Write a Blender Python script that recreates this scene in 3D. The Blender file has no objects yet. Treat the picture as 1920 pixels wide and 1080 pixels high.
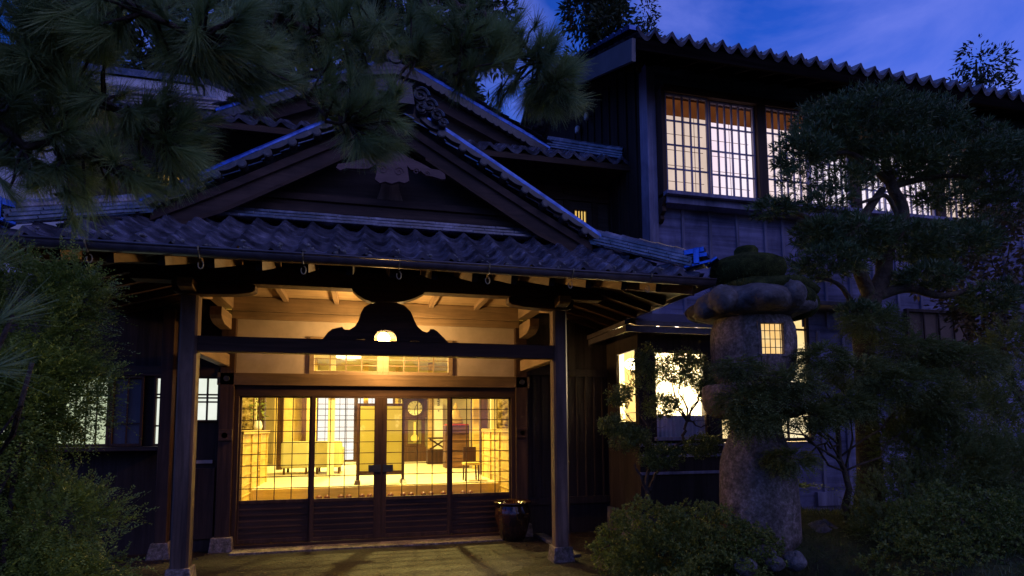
import bpy, math, random
import numpy as np
from mathutils import Vector, Matrix
PI = math.pi
S = bpy.context.scene
COL = S.collection
random.seed(7)
RNG = np.random.default_rng(11)

# ------------------------------------------------------------------ camera, sky, exposure
cam_data = bpy.data.cameras.new("camera")
cam = bpy.data.objects.new("camera", cam_data)
COL.objects.link(cam)
Rv = Vector((0.97078249, -0.2398889, -0.00588894))
Uv = Vector((-0.01469063, -0.08390942, 0.99636509))
Fv = Vector((0.23951106, 0.96716727, 0.08498192))
M = Matrix(((Rv.x, Uv.x, -Fv.x, -0.2256), (Rv.y, Uv.y, -Fv.y, -8.0448), (Rv.z, Uv.z, -Fv.z, 1.4844), (0, 0, 0, 1)))
cam.matrix_world = M
cam_data.sensor_width = 36
cam_data.lens = 1115.09 / 1920 * 36
cam_data.shift_y = 164.97 / 1920
cam_data.clip_start = 0.05
cam_data.clip_end = 500
cam_data.dof.use_dof = True
cam_data.dof.focus_distance = 6.8
cam_data.dof.aperture_fstop = 5.6
S.camera = cam

W = bpy.data.worlds.new("World")
S.world = W
W.use_nodes = True
nt = W.node_tree
nt.nodes.clear()
def N(t, kind, **kw):
    n = t.nodes.new(kind)
    for k, v in kw.items():
        setattr(n, k, v)
    return n
out = N(nt, 'ShaderNodeOutputWorld')
bg = N(nt, 'ShaderNodeBackground')
sky = N(nt, 'ShaderNodeTexSky', sky_type='NISHITA')
sky.sun_disc = False
sky.sun_elevation = math.radians(1.0)
sky.sun_rotation = math.radians(60)
sky.air_density = 1.0
sky.dust_density = 0.3
sky.ozone_density = 6.0
tint = N(nt, 'ShaderNodeMix', data_type='RGBA', blend_type='MULTIPLY')
tint.inputs['Factor'].default_value = 1
tint.inputs['B'].default_value = (7.6, 5.2, 7.6, 1)
nt.links.new(sky.outputs['Color'], tint.inputs['A'])
# thin high cloud veil
tc = N(nt, 'ShaderNodeTexCoord')
mp = N(nt, 'ShaderNodeMapping')
mp.inputs['Scale'].default_value = (2.2, 2.2, 5.0)
mp.inputs['Rotation'].default_value = (0.2, 0.5, 0.3)
cn = N(nt, 'ShaderNodeTexNoise')
cn.inputs['Scale'].default_value = 1.7
cn.inputs['Detail'].default_value = 7
cn.inputs['Roughness'].default_value = 0.55
cn.inputs['Distortion'].default_value = 0.5
cr = N(nt, 'ShaderNodeMapRange')
cr.inputs['From Min'].default_value = 0.42
cr.inputs['From Max'].default_value = 0.80
cr.inputs['To Max'].default_value = 0.75
nt.links.new(tc.outputs['Generated'], mp.inputs['Vector'])
nt.links.new(mp.outputs['Vector'], cn.inputs['Vector'])
nt.links.new(cn.outputs['Fac'], cr.inputs['Value'])
cl = N(nt, 'ShaderNodeMix', data_type='RGBA')
nt.links.new(cr.outputs['Result'], cl.inputs['Factor'])
nt.links.new(tint.outputs['Result'], cl.inputs['A'])
cl.inputs['B'].default_value = (2.6, 3.0, 9.6, 1)
nt.links.new(cl.outputs['Result'], bg.inputs['Color'])
bg.inputs['Strength'].default_value = 0.1
nt.links.new(bg.outputs['Background'], out.inputs['Surface'])

sun_d = bpy.data.lights.new("sun", 'SUN')
sun_d.energy = 0.42
sun_d.angle = math.radians(70)
sun_d.color = (0.72, 0.58, 1.0)
sun = bpy.data.objects.new("sun", sun_d)
COL.objects.link(sun)
sun.rotation_euler = (math.radians(48), 0, math.radians(28))

S.view_settings.view_transform = 'Standard'
S.view_settings.look = 'None'
S.view_settings.exposure = 0
S.view_settings.gamma = 1
S.render.engine = 'CYCLES'
S.cycles.max_bounces = 8
S.cycles.transparent_max_bounces = 16
S.cycles.sample_clamp_indirect = 4
S.cycles.caustics_reflective = False
S.cycles.caustics_refractive = False

# ------------------------------------------------------------------ materials
def new_mat(name):
    m = bpy.data.materials.new(name)
    m.use_nodes = True
    t = m.node_tree
    t.nodes.clear()
    o = N(t, 'ShaderNodeOutputMaterial')
    b = N(t, 'ShaderNodeBsdfPrincipled')
    t.links.new(b.outputs['BSDF'], o.inputs['Surface'])
    return m, t, b, o
def noise(t, scale, sc3=(1, 1, 1), detail=5, rough=0.6, dist=0.0):
    c = N(t, 'ShaderNodeTexCoord')
    mpn = N(t, 'ShaderNodeMapping')
    mpn.inputs['Scale'].default_value = sc3
    n = N(t, 'ShaderNodeTexNoise')
    n.inputs['Scale'].default_value = scale
    n.inputs['Detail'].default_value = detail
    n.inputs['Roughness'].default_value = rough
    n.inputs['Distortion'].default_value = dist
    t.links.new(c.outputs['Object'], mpn.inputs['Vector'])
    t.links.new(mpn.outputs['Vector'], n.inputs['Vector'])
    return n.outputs['Fac']
def ramp(t, fac, stops):
    r = N(t, 'ShaderNodeValToRGB')
    e = r.color_ramp.elements
    while len(e) < len(stops):
        e.new(0.5)
    for i, (p, c) in enumerate(stops):
        e[i].position = p
        e[i].color = (*c, 1)
    t.links.new(fac, r.inputs['Fac'])
    return r.outputs['Color']
def bump(t, b, fac, strength, dist=0.01):
    n = N(t, 'ShaderNodeBump')
    n.inputs['Strength'].default_value = strength
    n.inputs['Distance'].default_value = dist
    t.links.new(fac, n.inputs['Height'])
    t.links.new(n.outputs['Normal'], b.inputs['Normal'])
def mul(c, k):
    return tuple(x * k for x in c)
def wood(name, col, axis='z', rough=0.6, bumpk=0.35, scale=14, spread=0.55):
    m, t, b, o = new_mat(name)
    s = {'x': (0.06, 1, 1), 'y': (1, 0.06, 1), 'z': (1, 1, 0.06)}[axis]
    f = noise(t, scale, s, 8, 0.65, 0.8)
    f2 = noise(t, 1.7, (1, 1, 1), 4)
    c1 = ramp(t, f, [(0.3, mul(col, 1 - spread)), (0.72, mul(col, 1 + spread))])
    mx = N(t, 'ShaderNodeMix', data_type='RGBA', blend_type='MULTIPLY')
    mx.inputs['Factor'].default_value = 0.7
    t.links.new(c1, mx.inputs['A'])
    t.links.new(ramp(t, f2, [(0.3, (0.55, 0.55, 0.57)), (0.7, (1.2, 1.18, 1.12))]), mx.inputs['B'])
    t.links.new(mx.outputs['Result'], b.inputs['Base Color'])
    b.inputs['Roughness'].default_value = rough
    b.inputs['Specular IOR Level'].default_value = 0.25
    bump(t, b, f, bumpk, 0.006)
    return m
def rough_mat(name, stops, scale=8, rough=0.8, bumpk=0.4, bscale=40, bdist=0.008, spec=0.4, metal=0):
    m, t, b, o = new_mat(name)
    f = noise(t, scale, detail=7)
    t.links.new(ramp(t, f, stops), b.inputs['Base Color'])
    b.inputs['Roughness'].default_value = rough
    b.inputs['Metallic'].default_value = metal
    b.inputs['Specular IOR Level'].default_value = spec
    if bumpk:
        bump(t, b, noise(t, bscale, detail=6), bumpk, bdist)
    return m
def leaf_mat(name, dark, light, rough=0.55, trans=0.25, nscale=3.0):
    m, t, b, o = new_mat(name)
    a = N(t, 'ShaderNodeAttribute', attribute_name='rnd')
    f = noise(t, nscale, detail=3)
    ad = N(t, 'ShaderNodeMath', operation='MULTIPLY_ADD')
    ad.inputs[1].default_value = 0.6
    t.links.new(a.outputs['Fac'], ad.inputs[0])
    m2 = N(t, 'ShaderNodeMath', operation='MULTIPLY')
    m2.inputs[1].default_value = 0.5
    t.links.new(f, m2.inputs[0])
    t.links.new(m2.outputs[0], ad.inputs[2])
    c = ramp(t, ad.outputs[0], [(0.15, dark), (0.85, light)])
    t.links.new(c, b.inputs['Base Color'])
    b.inputs['Roughness'].default_value = rough
    b.inputs['Specular IOR Level'].default_value = 0.35
    if trans:
        tr = N(t, 'ShaderNodeBsdfTranslucent')
        t.links.new(c, tr.inputs['Color'])
        mx = N(t, 'ShaderNodeMixShader')
        mx.inputs['Fac'].default_value = trans
        t.links.new(b.outputs['BSDF'], mx.inputs[1])
        t.links.new(tr.outputs['BSDF'], mx.inputs[2])
        t.links.new(mx.outputs['Shader'], o.inputs['Surface'])
    return m
def emit_mat(name, stops, strength, scale=3, sc3=(1, 1, 1), detail=4):
    m, t, b, o = new_mat(name)
    t.nodes.remove(b)
    e = N(t, 'ShaderNodeEmission')
    e.inputs['Strength'].default_value = strength
    t.links.new(ramp(t, noise(t, scale, sc3, detail), stops), e.inputs['Color'])
    t.links.new(e.outputs['Emission'], o.inputs['Surface'])
    return m
def glass_mat(name, refl=0.08):
    m, t, b, o = new_mat(name)
    t.nodes.remove(b)
    tr = N(t, 'ShaderNodeBsdfTransparent')
    gl = N(t, 'ShaderNodeBsdfGlossy')
    gl.inputs['Roughness'].default_value = 0.03
    mx = N(t, 'ShaderNodeMixShader')
    mx.inputs['Fac'].default_value = refl
    t.links.new(tr.outputs['BSDF'], mx.inputs[1])
    t.links.new(gl.outputs['BSDF'], mx.inputs[2])
    t.links.new(mx.outputs['Shader'], o.inputs['Surface'])
    return m

DW = (0.07, 0.037, 0.022)
MW = {a: wood('dark_wood_' + a, DW, a) for a in 'xyz'}
PW = {a: wood('porch_wood_' + a, (0.30, 0.21, 0.125), a, spread=0.3) for a in 'xyz'}
POSTW = wood('post_wood', (0.17, 0.115, 0.085), 'z', spread=0.55)
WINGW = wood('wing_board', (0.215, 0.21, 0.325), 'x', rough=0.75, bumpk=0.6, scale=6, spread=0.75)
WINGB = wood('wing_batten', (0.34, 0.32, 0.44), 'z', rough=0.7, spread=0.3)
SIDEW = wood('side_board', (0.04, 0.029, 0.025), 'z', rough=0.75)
GABW = wood('gable_wood', (0.08, 0.05, 0.04), 'x', rough=0.65, spread=0.4)
INW = wood('inner_wood', (0.60, 0.42, 0.13), 'x', spread=0.3, rough=0.45)
INWD = wood('inner_dark_wood', (0.075, 0.035, 0.018), 'z', rough=0.4)
PLASTER = rough_mat('plaster', [(0.3, (0.46, 0.38, 0.30)), (0.7, (0.56, 0.47, 0.38))], 3, 0.85, 0.15, 60, 0.002)
CREAM = rough_mat('cream_wall', [(0.3, (0.74, 0.66, 0.42)), (0.7, (0.80, 0.72, 0.48))], 2, 0.85, 0.1, 60, 0.002)
WHITEP = rough_mat('white_plaster', [(0.3, (0.68, 0.65, 0.68)), (0.7, (0.78, 0.76, 0.78))], 2.2, 0.85, 0.15, 30, 0.003)
TILE = rough_mat('roof_tile', [(0.32, (0.05, 0.05, 0.064)), (0.55, (0.11, 0.108, 0.14)), (0.75, (0.24, 0.23, 0.27))], 9, 0.17, 0.35, 45, 0.004, 1.0)
DROP = rough_mat('drop_tile', [(0.35, (0.025, 0.024, 0.028)), (0.6, (0.05, 0.048, 0.055)), (0.78, (0.22, 0.20, 0.21))], 16, 0.3, 0.5, 45, 0.006, 0.7)
TILEB = rough_mat('sky_tint_tile', [(0.3, (0.07, 0.15, 0.46)), (0.7, (0.12, 0.22, 0.60))], 7, 0.16, 0.08, 30, 0.003, 0.8, 0.9)  # blue of the sky's reflection is put into the base colour
STONE = rough_mat('granite', [(0.3, (0.09, 0.07, 0.06)), (0.5, (0.17, 0.135, 0.12)), (0.72, (0.30, 0.26, 0.23))], 40, 0.85, 0.8, 55, 0.008)
ROCK = rough_mat('rock', [(0.3, (0.05, 0.045, 0.042)), (0.55, (0.13, 0.115, 0.105)), (0.75, (0.25, 0.235, 0.22))], 7, 0.85, 0.9, 18, 0.03)
PALER = rough_mat('pale_rock', [(0.3, (0.05, 0.05, 0.045)), (0.55, (0.15, 0.14, 0.13)), (0.75, (0.30, 0.28, 0.27))], 14, 0.85, 0.9, 22, 0.03)
MOSS = rough_mat('moss', [(0.3, (0.018, 0.026, 0.008)), (0.5, (0.045, 0.055, 0.014)), (0.75, (0.10, 0.115, 0.03))], 14, 0.95, 1.0, 70, 0.02, 0.1)
SOIL = rough_mat('soil', [(0.3, (0.035, 0.03, 0.02)), (0.5, (0.05, 0.06, 0.02)), (0.75, (0.09, 0.09, 0.035))], 5, 0.95, 1.0, 30, 0.03, 0.1)
PAVE = rough_mat('washed_gravel', [(0.34, (0.012, 0.010, 0.008)), (0.5, (0.038, 0.031, 0.023)), (0.60, (0.07, 0.06, 0.045)), (0.72, (0.26, 0.23, 0.18))], 34, 0.45, 1.0, 30, 0.02, 0.35)
CEILW = wood('ceiling_wood', (0.46, 0.33, 0.185), 'x', spread=0.25)
_t = PAVE.node_tree
_b = [n for n in _t.nodes if n.type == 'BSDF_PRINCIPLED'][0]
_f = noise(_t, 0.9, (1, 1, 1), 5, 0.6, 0.6)
_l = _b.inputs['Base Color'].links[0].from_socket
_m = N(_t, 'ShaderNodeMix', data_type='RGBA', blend_type='MULTIPLY')
_m.inputs['Factor'].default_value = 1
_t.links.new(_l, _m.inputs['A'])
_t.links.new(ramp(_t, _f, [(0.35, (0.24, 0.17, 0.165)), (0.62, (0.38, 0.275, 0.26))]), _m.inputs['B'])
_t.links.new(_m.outputs['Result'], _b.inputs['Base Color'])
_t.links.new(ramp(_t, _f, [(0.35, (0.42, 0.42, 0.42)), (0.62, (0.7, 0.7, 0.7))]), _b.inputs['Roughness'])
_s = ramp(_t, noise(_t, 42, (1, 1, 1), 1, 0.5), [(0.60, (1, 1, 1)), (0.67, (3.6, 3.5, 3.3))])
_m2 = N(_t, 'ShaderNodeMix', data_type='RGBA', blend_type='MULTIPLY')
_m2.inputs['Factor'].default_value = 1
_t.links.new(_m.outputs['Result'], _m2.inputs['A'])
_t.links.new(_s, _m2.inputs['B'])
_t.links.new(_m2.outputs['Result'], _b.inputs['Base Color'])
COPPER = rough_mat('gutter_metal', [(0.3, (0.06, 0.05, 0.055)), (0.7, (0.13, 0.11, 0.12))], 12, 0.4, 0.1, 40, 0.002, 0.5)
IRON = rough_mat('iron', [(0.3, (0.02, 0.02, 0.02)), (0.7, (0.05, 0.05, 0.05))], 20, 0.5, 0.1, 50, 0.002)
JARM = rough_mat('brown_glaze', [(0.35, (0.02, 0.009, 0.006)), (0.7, (0.055, 0.02, 0.011))], 9, 0.13, 0.1, 20, 0.003, 0.7)
PORC = rough_mat('porcelain', [(0.3, (0.75, 0.75, 0.78)), (0.7, (0.85, 0.85, 0.85))], 5, 0.25, 0, spec=0.6)
BARK = rough_mat('bark', [(0.3, (0.045, 0.033, 0.025)), (0.7, (0.13, 0.10, 0.08))], 14, 0.9, 1.0, 22, 0.03, 0.2)
BARKM = rough_mat('mossy_bark', [(0.3, (0.05, 0.038, 0.026)), (0.55, (0.11, 0.085, 0.055)), (0.75, (0.10, 0.12, 0.03))], 10, 0.9, 1.0, 22, 0.03, 0.2)
GLASS = glass_mat('glass', 0.07)
PINE = leaf_mat('pine_needles', (0.09, 0.15, 0.07), (0.40, 0.52, 0.18), 0.4, 0.3, 4)
YEW = leaf_mat('yew_leaves', (0.06, 0.11, 0.02), (0.33, 0.42, 0.07), 0.5, 0.2, 3)
AZALEA = leaf_mat('azalea_leaves', (0.05, 0.09, 0.015), (0.25, 0.29, 0.05), 0.45, 0.2, 4)
PODO = leaf_mat('cloud_pine_leaves', (0.035, 0.065, 0.025), (0.15, 0.22, 0.07), 0.45, 0.1, 3)
MAPLE = leaf_mat('maple_leaves', (0.06, 0.10, 0.025), (0.24, 0.28, 0.08), 0.45, 0.3, 3)
CEDAR = leaf_mat('cedar_leaves', (0.02, 0.035, 0.012), (0.07, 0.10, 0.03), 0.6, 0.1, 1)
GRASSM = leaf_mat('grass_blades', (0.03, 0.05, 0.012), (0.12, 0.15, 0.035), 0.5, 0.2, 3)

def stain(m, scale, lo, hi, sc3=(1, 1, 1), p0=0.36, p1=0.64):
    t = m.node_tree
    b = [n for n in t.nodes if n.type == 'BSDF_PRINCIPLED'][0]
    src = b.inputs['Base Color'].links[0].from_socket
    mx = N(t, 'ShaderNodeMix', data_type='RGBA', blend_type='MULTIPLY')
    mx.inputs['Factor'].default_value = 1
    t.links.new(src, mx.inputs['A'])
    t.links.new(ramp(t, noise(t, scale, sc3, 6, 0.65, 0.5), [(p0, lo), (p1, hi)]), mx.inputs['B'])
    t.links.new(mx.outputs['Result'], b.inputs['Base Color'])
stain(STONE, 5.0, (0.6, 0.6, 0.57), (1.5, 1.44, 1.38), (1, 1, 0.45))
stain(STONE, 14.0, (0.7, 0.74, 0.62), (1.2, 1.18, 1.15), (1, 1, 1), 0.42, 0.56)
stain(WINGW, 1.6, (0.8, 0.8, 0.84), (1.7, 1.68, 1.68), (1, 1, 0.4))
stain(WINGB, 2.0, (0.6, 0.6, 0.6), (1.2, 1.2, 1.2), (1, 1, 0.3))
stain(POSTW, 3.0, (0.55, 0.55, 0.55), (1.2, 1.18, 1.15), (1, 1, 0.25))
stain(TILE, 4.2, (0.6, 0.6, 0.62), (2.0, 1.98, 1.98), (1, 1, 1), 0.40, 0.60)
stain(TILEB, 8.0, (0.45, 0.45, 0.5), (1.15, 1.15, 1.1))
stain(PLASTER, 1.5, (0.82, 0.80, 0.76), (1.06, 1.05, 1.04))
stain(GABW, 2.5, (0.55, 0.55, 0.55), (1.3, 1.25, 1.2), (0.4, 1, 1))
stain(WHITEP, 1.2, (0.8, 0.8, 0.8), (1.15, 1.15, 1.15), (1, 1, 0.4))

# ------------------------------------------------------------------ mesh helpers
ORG = {}
def tag(o, label=None, cat=None, group=None, kind=None):
    for k, v in (('label', label), ('category', cat), ('group', group), ('kind', kind)):
        if v:
            o[k] = v
    return o
def thing(name, label, cat, loc=(0, 0, 0), group=None):
    o = bpy.data.objects.new(name, None)
    o.empty_display_size = 0.1
    COL.objects.link(o)
    o.location = loc
    ORG[o.name] = Vector(loc)
    return tag(o, label, cat, group)
class MB:
    def __init__(s):
        s.v = []
        s.f = []
    def add(s, vs, fs):
        k = len(s.v)
        s.v.extend(tuple(map(float, p)) for p in vs)
        s.f.extend(tuple(i + k for i in f) for f in fs)
        return s
    def box(s, x0, x1, y0, y1, z0, z1):
        if x0 > x1: x0, x1 = x1, x0
        if y0 > y1: y0, y1 = y1, y0
        if z0 > z1: z0, z1 = z1, z0
        return s.add([(x0, y0, z0), (x1, y0, z0), (x1, y1, z0), (x0, y1, z0), (x0, y0, z1), (x1, y0, z1), (x1, y1, z1), (x0, y1, z1)],
                     [(0, 3, 2, 1), (4, 5, 6, 7), (0, 1, 5, 4), (1, 2, 6, 5), (2, 3, 7, 6), (3, 0, 4, 7)])
    def taper(s, cx, cy, z0, z1, a0, a1, b0=None, b1=None):
        b0 = a0 if b0 is None else b0
        b1 = a1 if b1 is None else b1
        return s.add([(cx - a0, cy - b0, z0), (cx + a0, cy - b0, z0), (cx + a0, cy + b0, z0), (cx - a0, cy + b0, z0),
                      (cx - a1, cy - b1, z1), (cx + a1, cy - b1, z1), (cx + a1, cy + b1, z1), (cx - a1, cy + b1, z1)],
                     [(0, 3, 2, 1), (4, 5, 6, 7), (0, 1, 5, 4), (1, 2, 6, 5), (2, 3, 7, 6), (3, 0, 4, 7)])
    def beam(s, p, q, w, h, up=(0, 0, 1)):
        p, q = Vector(p), Vector(q)
        d = (q - p).normalized()
        side = d.cross(Vector(up)).normalized() * (w / 2)
        u = side.cross(d).normalized() * (h / 2)
        vs = []
        for c in (p, q):
            vs += [c - side - u, c + side - u, c + side + u, c - side + u]
        return s.add(vs, [(3, 2, 1, 0), (4, 5, 6, 7), (0, 1, 5, 4), (1, 2, 6, 5), (2, 3, 7, 6), (3, 0, 4, 7)])
    def tube(s, pts, r, n=6, caps=True):
        pts = [Vector(p) for p in pts]
        m = len(pts)
        rs = [r] * m if not hasattr(r, '__len__') else r
        ref = Vector((0.31, 0.17, 0.93))
        vs = []
        for i, p in enumerate(pts):
            d = (pts[min(i + 1, m - 1)] - pts[max(i - 1, 0)]).normalized()
            a = d.cross(ref)
            if a.length < 0.05:
                a = d.cross(Vector((1, 0, 0)))
            a.normalize()
            b = d.cross(a)
            for k in range(n):
                t = 2 * PI * k / n
                vs.append(p + (a * math.cos(t) + b * math.sin(t)) * rs[i])
        fs = [(i * n + k, i * n + (k + 1) % n, (i + 1) * n + (k + 1) % n, (i + 1) * n + k) for i in range(m - 1) for k in range(n)]
        if caps:
            fs += [tuple(range(n)), tuple(range((m - 1) * n, m * n))]
        return s.add(vs, fs)
    def lathe(s, prof, c, n=32, wob=None):
        vs = []
        for (r, z) in prof:
            for k in range(n):
                t = 2 * PI * k / n
                rr = r * (1 + (wob(t, z) if wob else 0))
                vs.append((c[0] + rr * math.cos(t), c[1] + rr * math.sin(t), c[2] + z))
        fs = [(i * n + k, i * n + (k + 1) % n, (i + 1) * n + (k + 1) % n, (i + 1) * n + k) for i in range(len(prof) - 1) for k in range(n)]
        fs += [tuple(range(n))[::-1], tuple(range((len(prof) - 1) * n, len(prof) * n))]
        return s.add(vs, fs)
    def prism(s, poly, a0, a1, axis='y'):
        n = len(poly)
        if axis == 'y':
            vs = [(p, a0, q) for p, q in poly] + [(p, a1, q) for p, q in poly]
        elif axis == 'x':
            vs = [(a0, p, q) for p, q in poly] + [(a1, p, q) for p, q in poly]
        else:
            vs = [(p, q, a0) for p, q in poly] + [(p, q, a1) for p, q in poly]
        fs = [tuple(range(n)), tuple(range(2 * n - 1, n - 1, -1))] + [(i, i + n, (i + 1) % n + n, (i + 1) % n) for i in range(n)]
        return s.add(vs, fs)
    def ball(s, c, rx, ry, rz, nu=10, nv=7, wob=0.0, seed=0):
        rr = random.Random(seed)
        ph = [rr.uniform(0, 6) for _ in range(6)]
        vs = []
        for j in range(nv + 1):
            v = PI * j / nv
            for i in range(nu):
                u = 2 * PI * i / nu
                k = 1 + wob * (math.sin(2 * u + ph[0]) * math.sin(v * 2 + ph[1]) + 0.6 * math.sin(3 * u + ph[2]) * math.sin(3 * v + ph[3]) + 0.4 * math.sin(5 * u + ph[4] + 4 * v))
                vs.append((c[0] + rx * k * math.sin(v) * math.cos(u), c[1] + ry * k * math.sin(v) * math.sin(u), c[2] + rz * k * math.cos(v)))
        fs = [(j * nu + i, j * nu + (i + 1) % nu, (j + 1) * nu + (i + 1) % nu, (j + 1) * nu + i) for j in range(nv) for i in range(nu)]
        return s.add(vs, fs)
    def build(s, name, mat, parent=None, smooth=False, bevel=0.0, sub=0, label=None, fix=True):
        org = ORG[parent.name] if parent else Vector((0, 0, 0))
        me = bpy.data.meshes.new(name)
        me.from_pydata([(x - org.x, y - org.y, z - org.z) for x, y, z in s.v], [], s.f)
        if fix:
            import bmesh
            bm = bmesh.new()
            bm.from_mesh(me)
            bmesh.ops.recalc_face_normals(bm, faces=bm.faces)
            bm.to_mesh(me)
            bm.free()
        me.materials.append(mat)
        if smooth:
            me.polygons.foreach_set('use_smooth', [True] * len(me.polygons))
        o = bpy.data.objects.new(name, me)
        COL.objects.link(o)
        if parent:
            o.parent = parent
        ORG[o.name] = org
        if bevel:
            b = o.modifiers.new('bevel', 'BEVEL')
            b.width = bevel
            b.segments = 2
            b.limit_method = 'ANGLE'
        if sub:
            q = o.modifiers.new('sub', 'SUBSURF')
            q.levels = q.render_levels = sub
        if label:
            o['label'] = label
        return o
def mbox(*a):
    return MB().box(*a)

# ---- numpy foliage
def unit(a):
    return a / (np.linalg.norm(a, axis=-1, keepdims=True) + 1e-9)
def quads(name, V, mat, parent, rnd):
    n = len(V)
    org = ORG[parent.name]
    co = (V.reshape(-1, 3) - np.array(org)).astype(np.float32)
    me = bpy.data.meshes.new(name)
    me.vertices.add(n * 4)
    me.vertices.foreach_set('co', co.ravel())
    me.loops.add(n * 4)
    me.loops.foreach_set('vertex_index', np.arange(n * 4, dtype=np.int32))
    me.polygons.add(n)
    me.polygons.foreach_set('loop_start', np.arange(0, n * 4, 4, dtype=np.int32))
    at = me.attributes.new('rnd', 'FLOAT', 'FACE')
    at.data.foreach_set('value', rnd.astype(np.float32))
    me.update(calc_edges=True)
    me.materials.append(mat)
    o = bpy.data.objects.new(name, me)
    COL.objects.link(o)
    o.parent = parent
    ORG[o.name] = org
    return o
def leaf_quads(P, D, L, Wd, fold=0.0, normal=None):
    """diamond leaves: P base (n,3), D axis, L length, Wd width"""
    n = len(P)
    D = unit(D)
    L = np.broadcast_to(np.asarray(L, float), (n,))[:, None]
    Wd = np.broadcast_to(np.asarray(Wd, float), (n,))[:, None]
    R = RNG.normal(size=(n, 3)) if normal is None else normal + RNG.normal(size=(n, 3)) * 0.35
    Sd = unit(np.cross(D, R))
    Nn = np.cross(Sd, D)
    V = np.stack([P, P + D * L * 0.45 + Sd * Wd * 0.5 + Nn * L * fold, P + D * L, P + D * L * 0.45 - Sd * Wd * 0.5 + Nn * L * fold], 1)
    return V
def needle_quads(P, D, L, Wd, sag=0.0):
    n = len(P)
    D = unit(D)
    L = np.broadcast_to(np.asarray(L, float), (n,))[:, None]
    Sd = unit(np.cross(D, RNG.normal(size=(n, 3))))
    tip = P + D * L
    tip[:, 2] -= sag * L[:, 0]
    return np.stack([P - Sd * Wd * .5, P + Sd * Wd * .5, tip + Sd * Wd * 0.18, tip - Sd * Wd * 0.18], 1)
def blob(c, r, n, shell=0.55, gap=0.0, gscale=4.0, flat=False):
    """points through an ellipsoid's outer volume with patchy gaps; returns points and outward directions"""
    c, r = np.array(c, float), np.array(r, float)
    d = unit(RNG.normal(size=(n, 3)))
    rad = (shell ** 3 + (1 - shell ** 3) * RNG.random(n)) ** (1 / 3)
    lump = 1 + 0.13 * np.sin(d[:, 0] * 5 + c[0] * 3) * np.sin(d[:, 1] * 6 + c[1] * 5) + 0.1 * np.sin(d[:, 2] * 9 + d[:, 0] * 7)
    P = c + d * (rad * lump)[:, None] * r
    if flat:
        P[:, 2] = np.where(P[:, 2] < c[2] - 0.35 * r[2], c[2] - 0.35 * r[2] + RNG.normal(size=n) * 0.05 * r[2], P[:, 2])
    if gap > 0:
        g = np.sin(P[:, 0] * gscale * 2.1 + 1.3) * np.sin(P[:, 1] * gscale * 1.7 + P[:, 2] * gscale) + np.sin(P[:, 2] * gscale * 2.6 + P[:, 0] * gscale * 0.8) * 0.8
        k = g > (-1.4 + 2.0 * gap)
        P, d = P[k], d[k]
    return P, unit(d / r * r.mean())
def tuft_quads(P, D, n, L, Wd, spread=0.9):
    m = len(P)
    Pn = np.repeat(P, n, 0)
    Dn = np.repeat(unit(D), n, 0)
    back = RNG.random(m * n)[:, None] * 0.06
    d = unit(Dn + unit(RNG.normal(size=(m * n, 3))) * spread * RNG.random(m * n)[:, None] ** 0.6)
    Ls = L * RNG.uniform(0.7, 1.1, m * n) * np.repeat(RNG.uniform(0.8, 1.15, m), n)
    return needle_quads(Pn - Dn * back, d, Ls, Wd, 0.06), np.repeat(RNG.random(m), n) * 0.6 + RNG.random(m * n) * 0.4
def spray_quads(P, D, L, K, leafL, leafW, ang=0.9, droop=0.25):
    """feathery twigs: K leaflets in two ranks along each twig"""
    m = len(P)
    D = unit(D)
    up = np.array([0, 0, 1.0]) + RNG.normal(size=(m, 3)) * 0.25
    Sd = unit(np.cross(D, up))
    t = np.tile(np.linspace(0.08, 1, K), m)
    L_ = np.repeat(np.broadcast_to(np.asarray(L, float), (m,)) * RNG.uniform(0.6, 1.2, m), K)
    Dn, Sn, Pn = np.repeat(D, K, 0), np.repeat(Sd, K, 0), np.repeat(P, K, 0)
    sgn = np.tile(np.where(np.arange(K) % 2 == 0, 1.0, -1.0), m)
    base = Pn + Dn * (L_ * t)[:, None]
    base[:, 2] -= droop * L_ * t * t
    dr = unit(Dn * math.cos(ang) + Sn * (sgn * math.sin(ang))[:, None] + RNG.normal(size=(m * K, 3)) * 0.2)
    ln = leafL * (1.15 - 0.6 * t) * RNG.uniform(0.75, 1.2, m * K)
    nn = np.repeat(unit(np.cross(Sd, D)), K, 0)
    return leaf_quads(base, dr, ln, leafW, 0.05, nn), np.repeat(RNG.random(m), K) * 0.55 + RNG.random(m * K) * 0.2 + 0.25 * t
def limb(mb, p, q, r0, r1, wig=0.12, n=6, seed=None, sides=6):
    p, q = Vector(p), Vector(q)
    L = (q - p).length
    pts, rs = [], []
    for i in range(n + 1):
        t = i / n
        w = wig * L * math.sin(PI * t)
        pts.append(p.lerp(q, t) + Vector((random.uniform(-w, w), random.uniform(-w, w), random.uniform(-w, w))) * 0.6)
        rs.append(r0 + (r1 - r0) * t)
    mb.tube(pts, rs, sides)
    return pts

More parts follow.
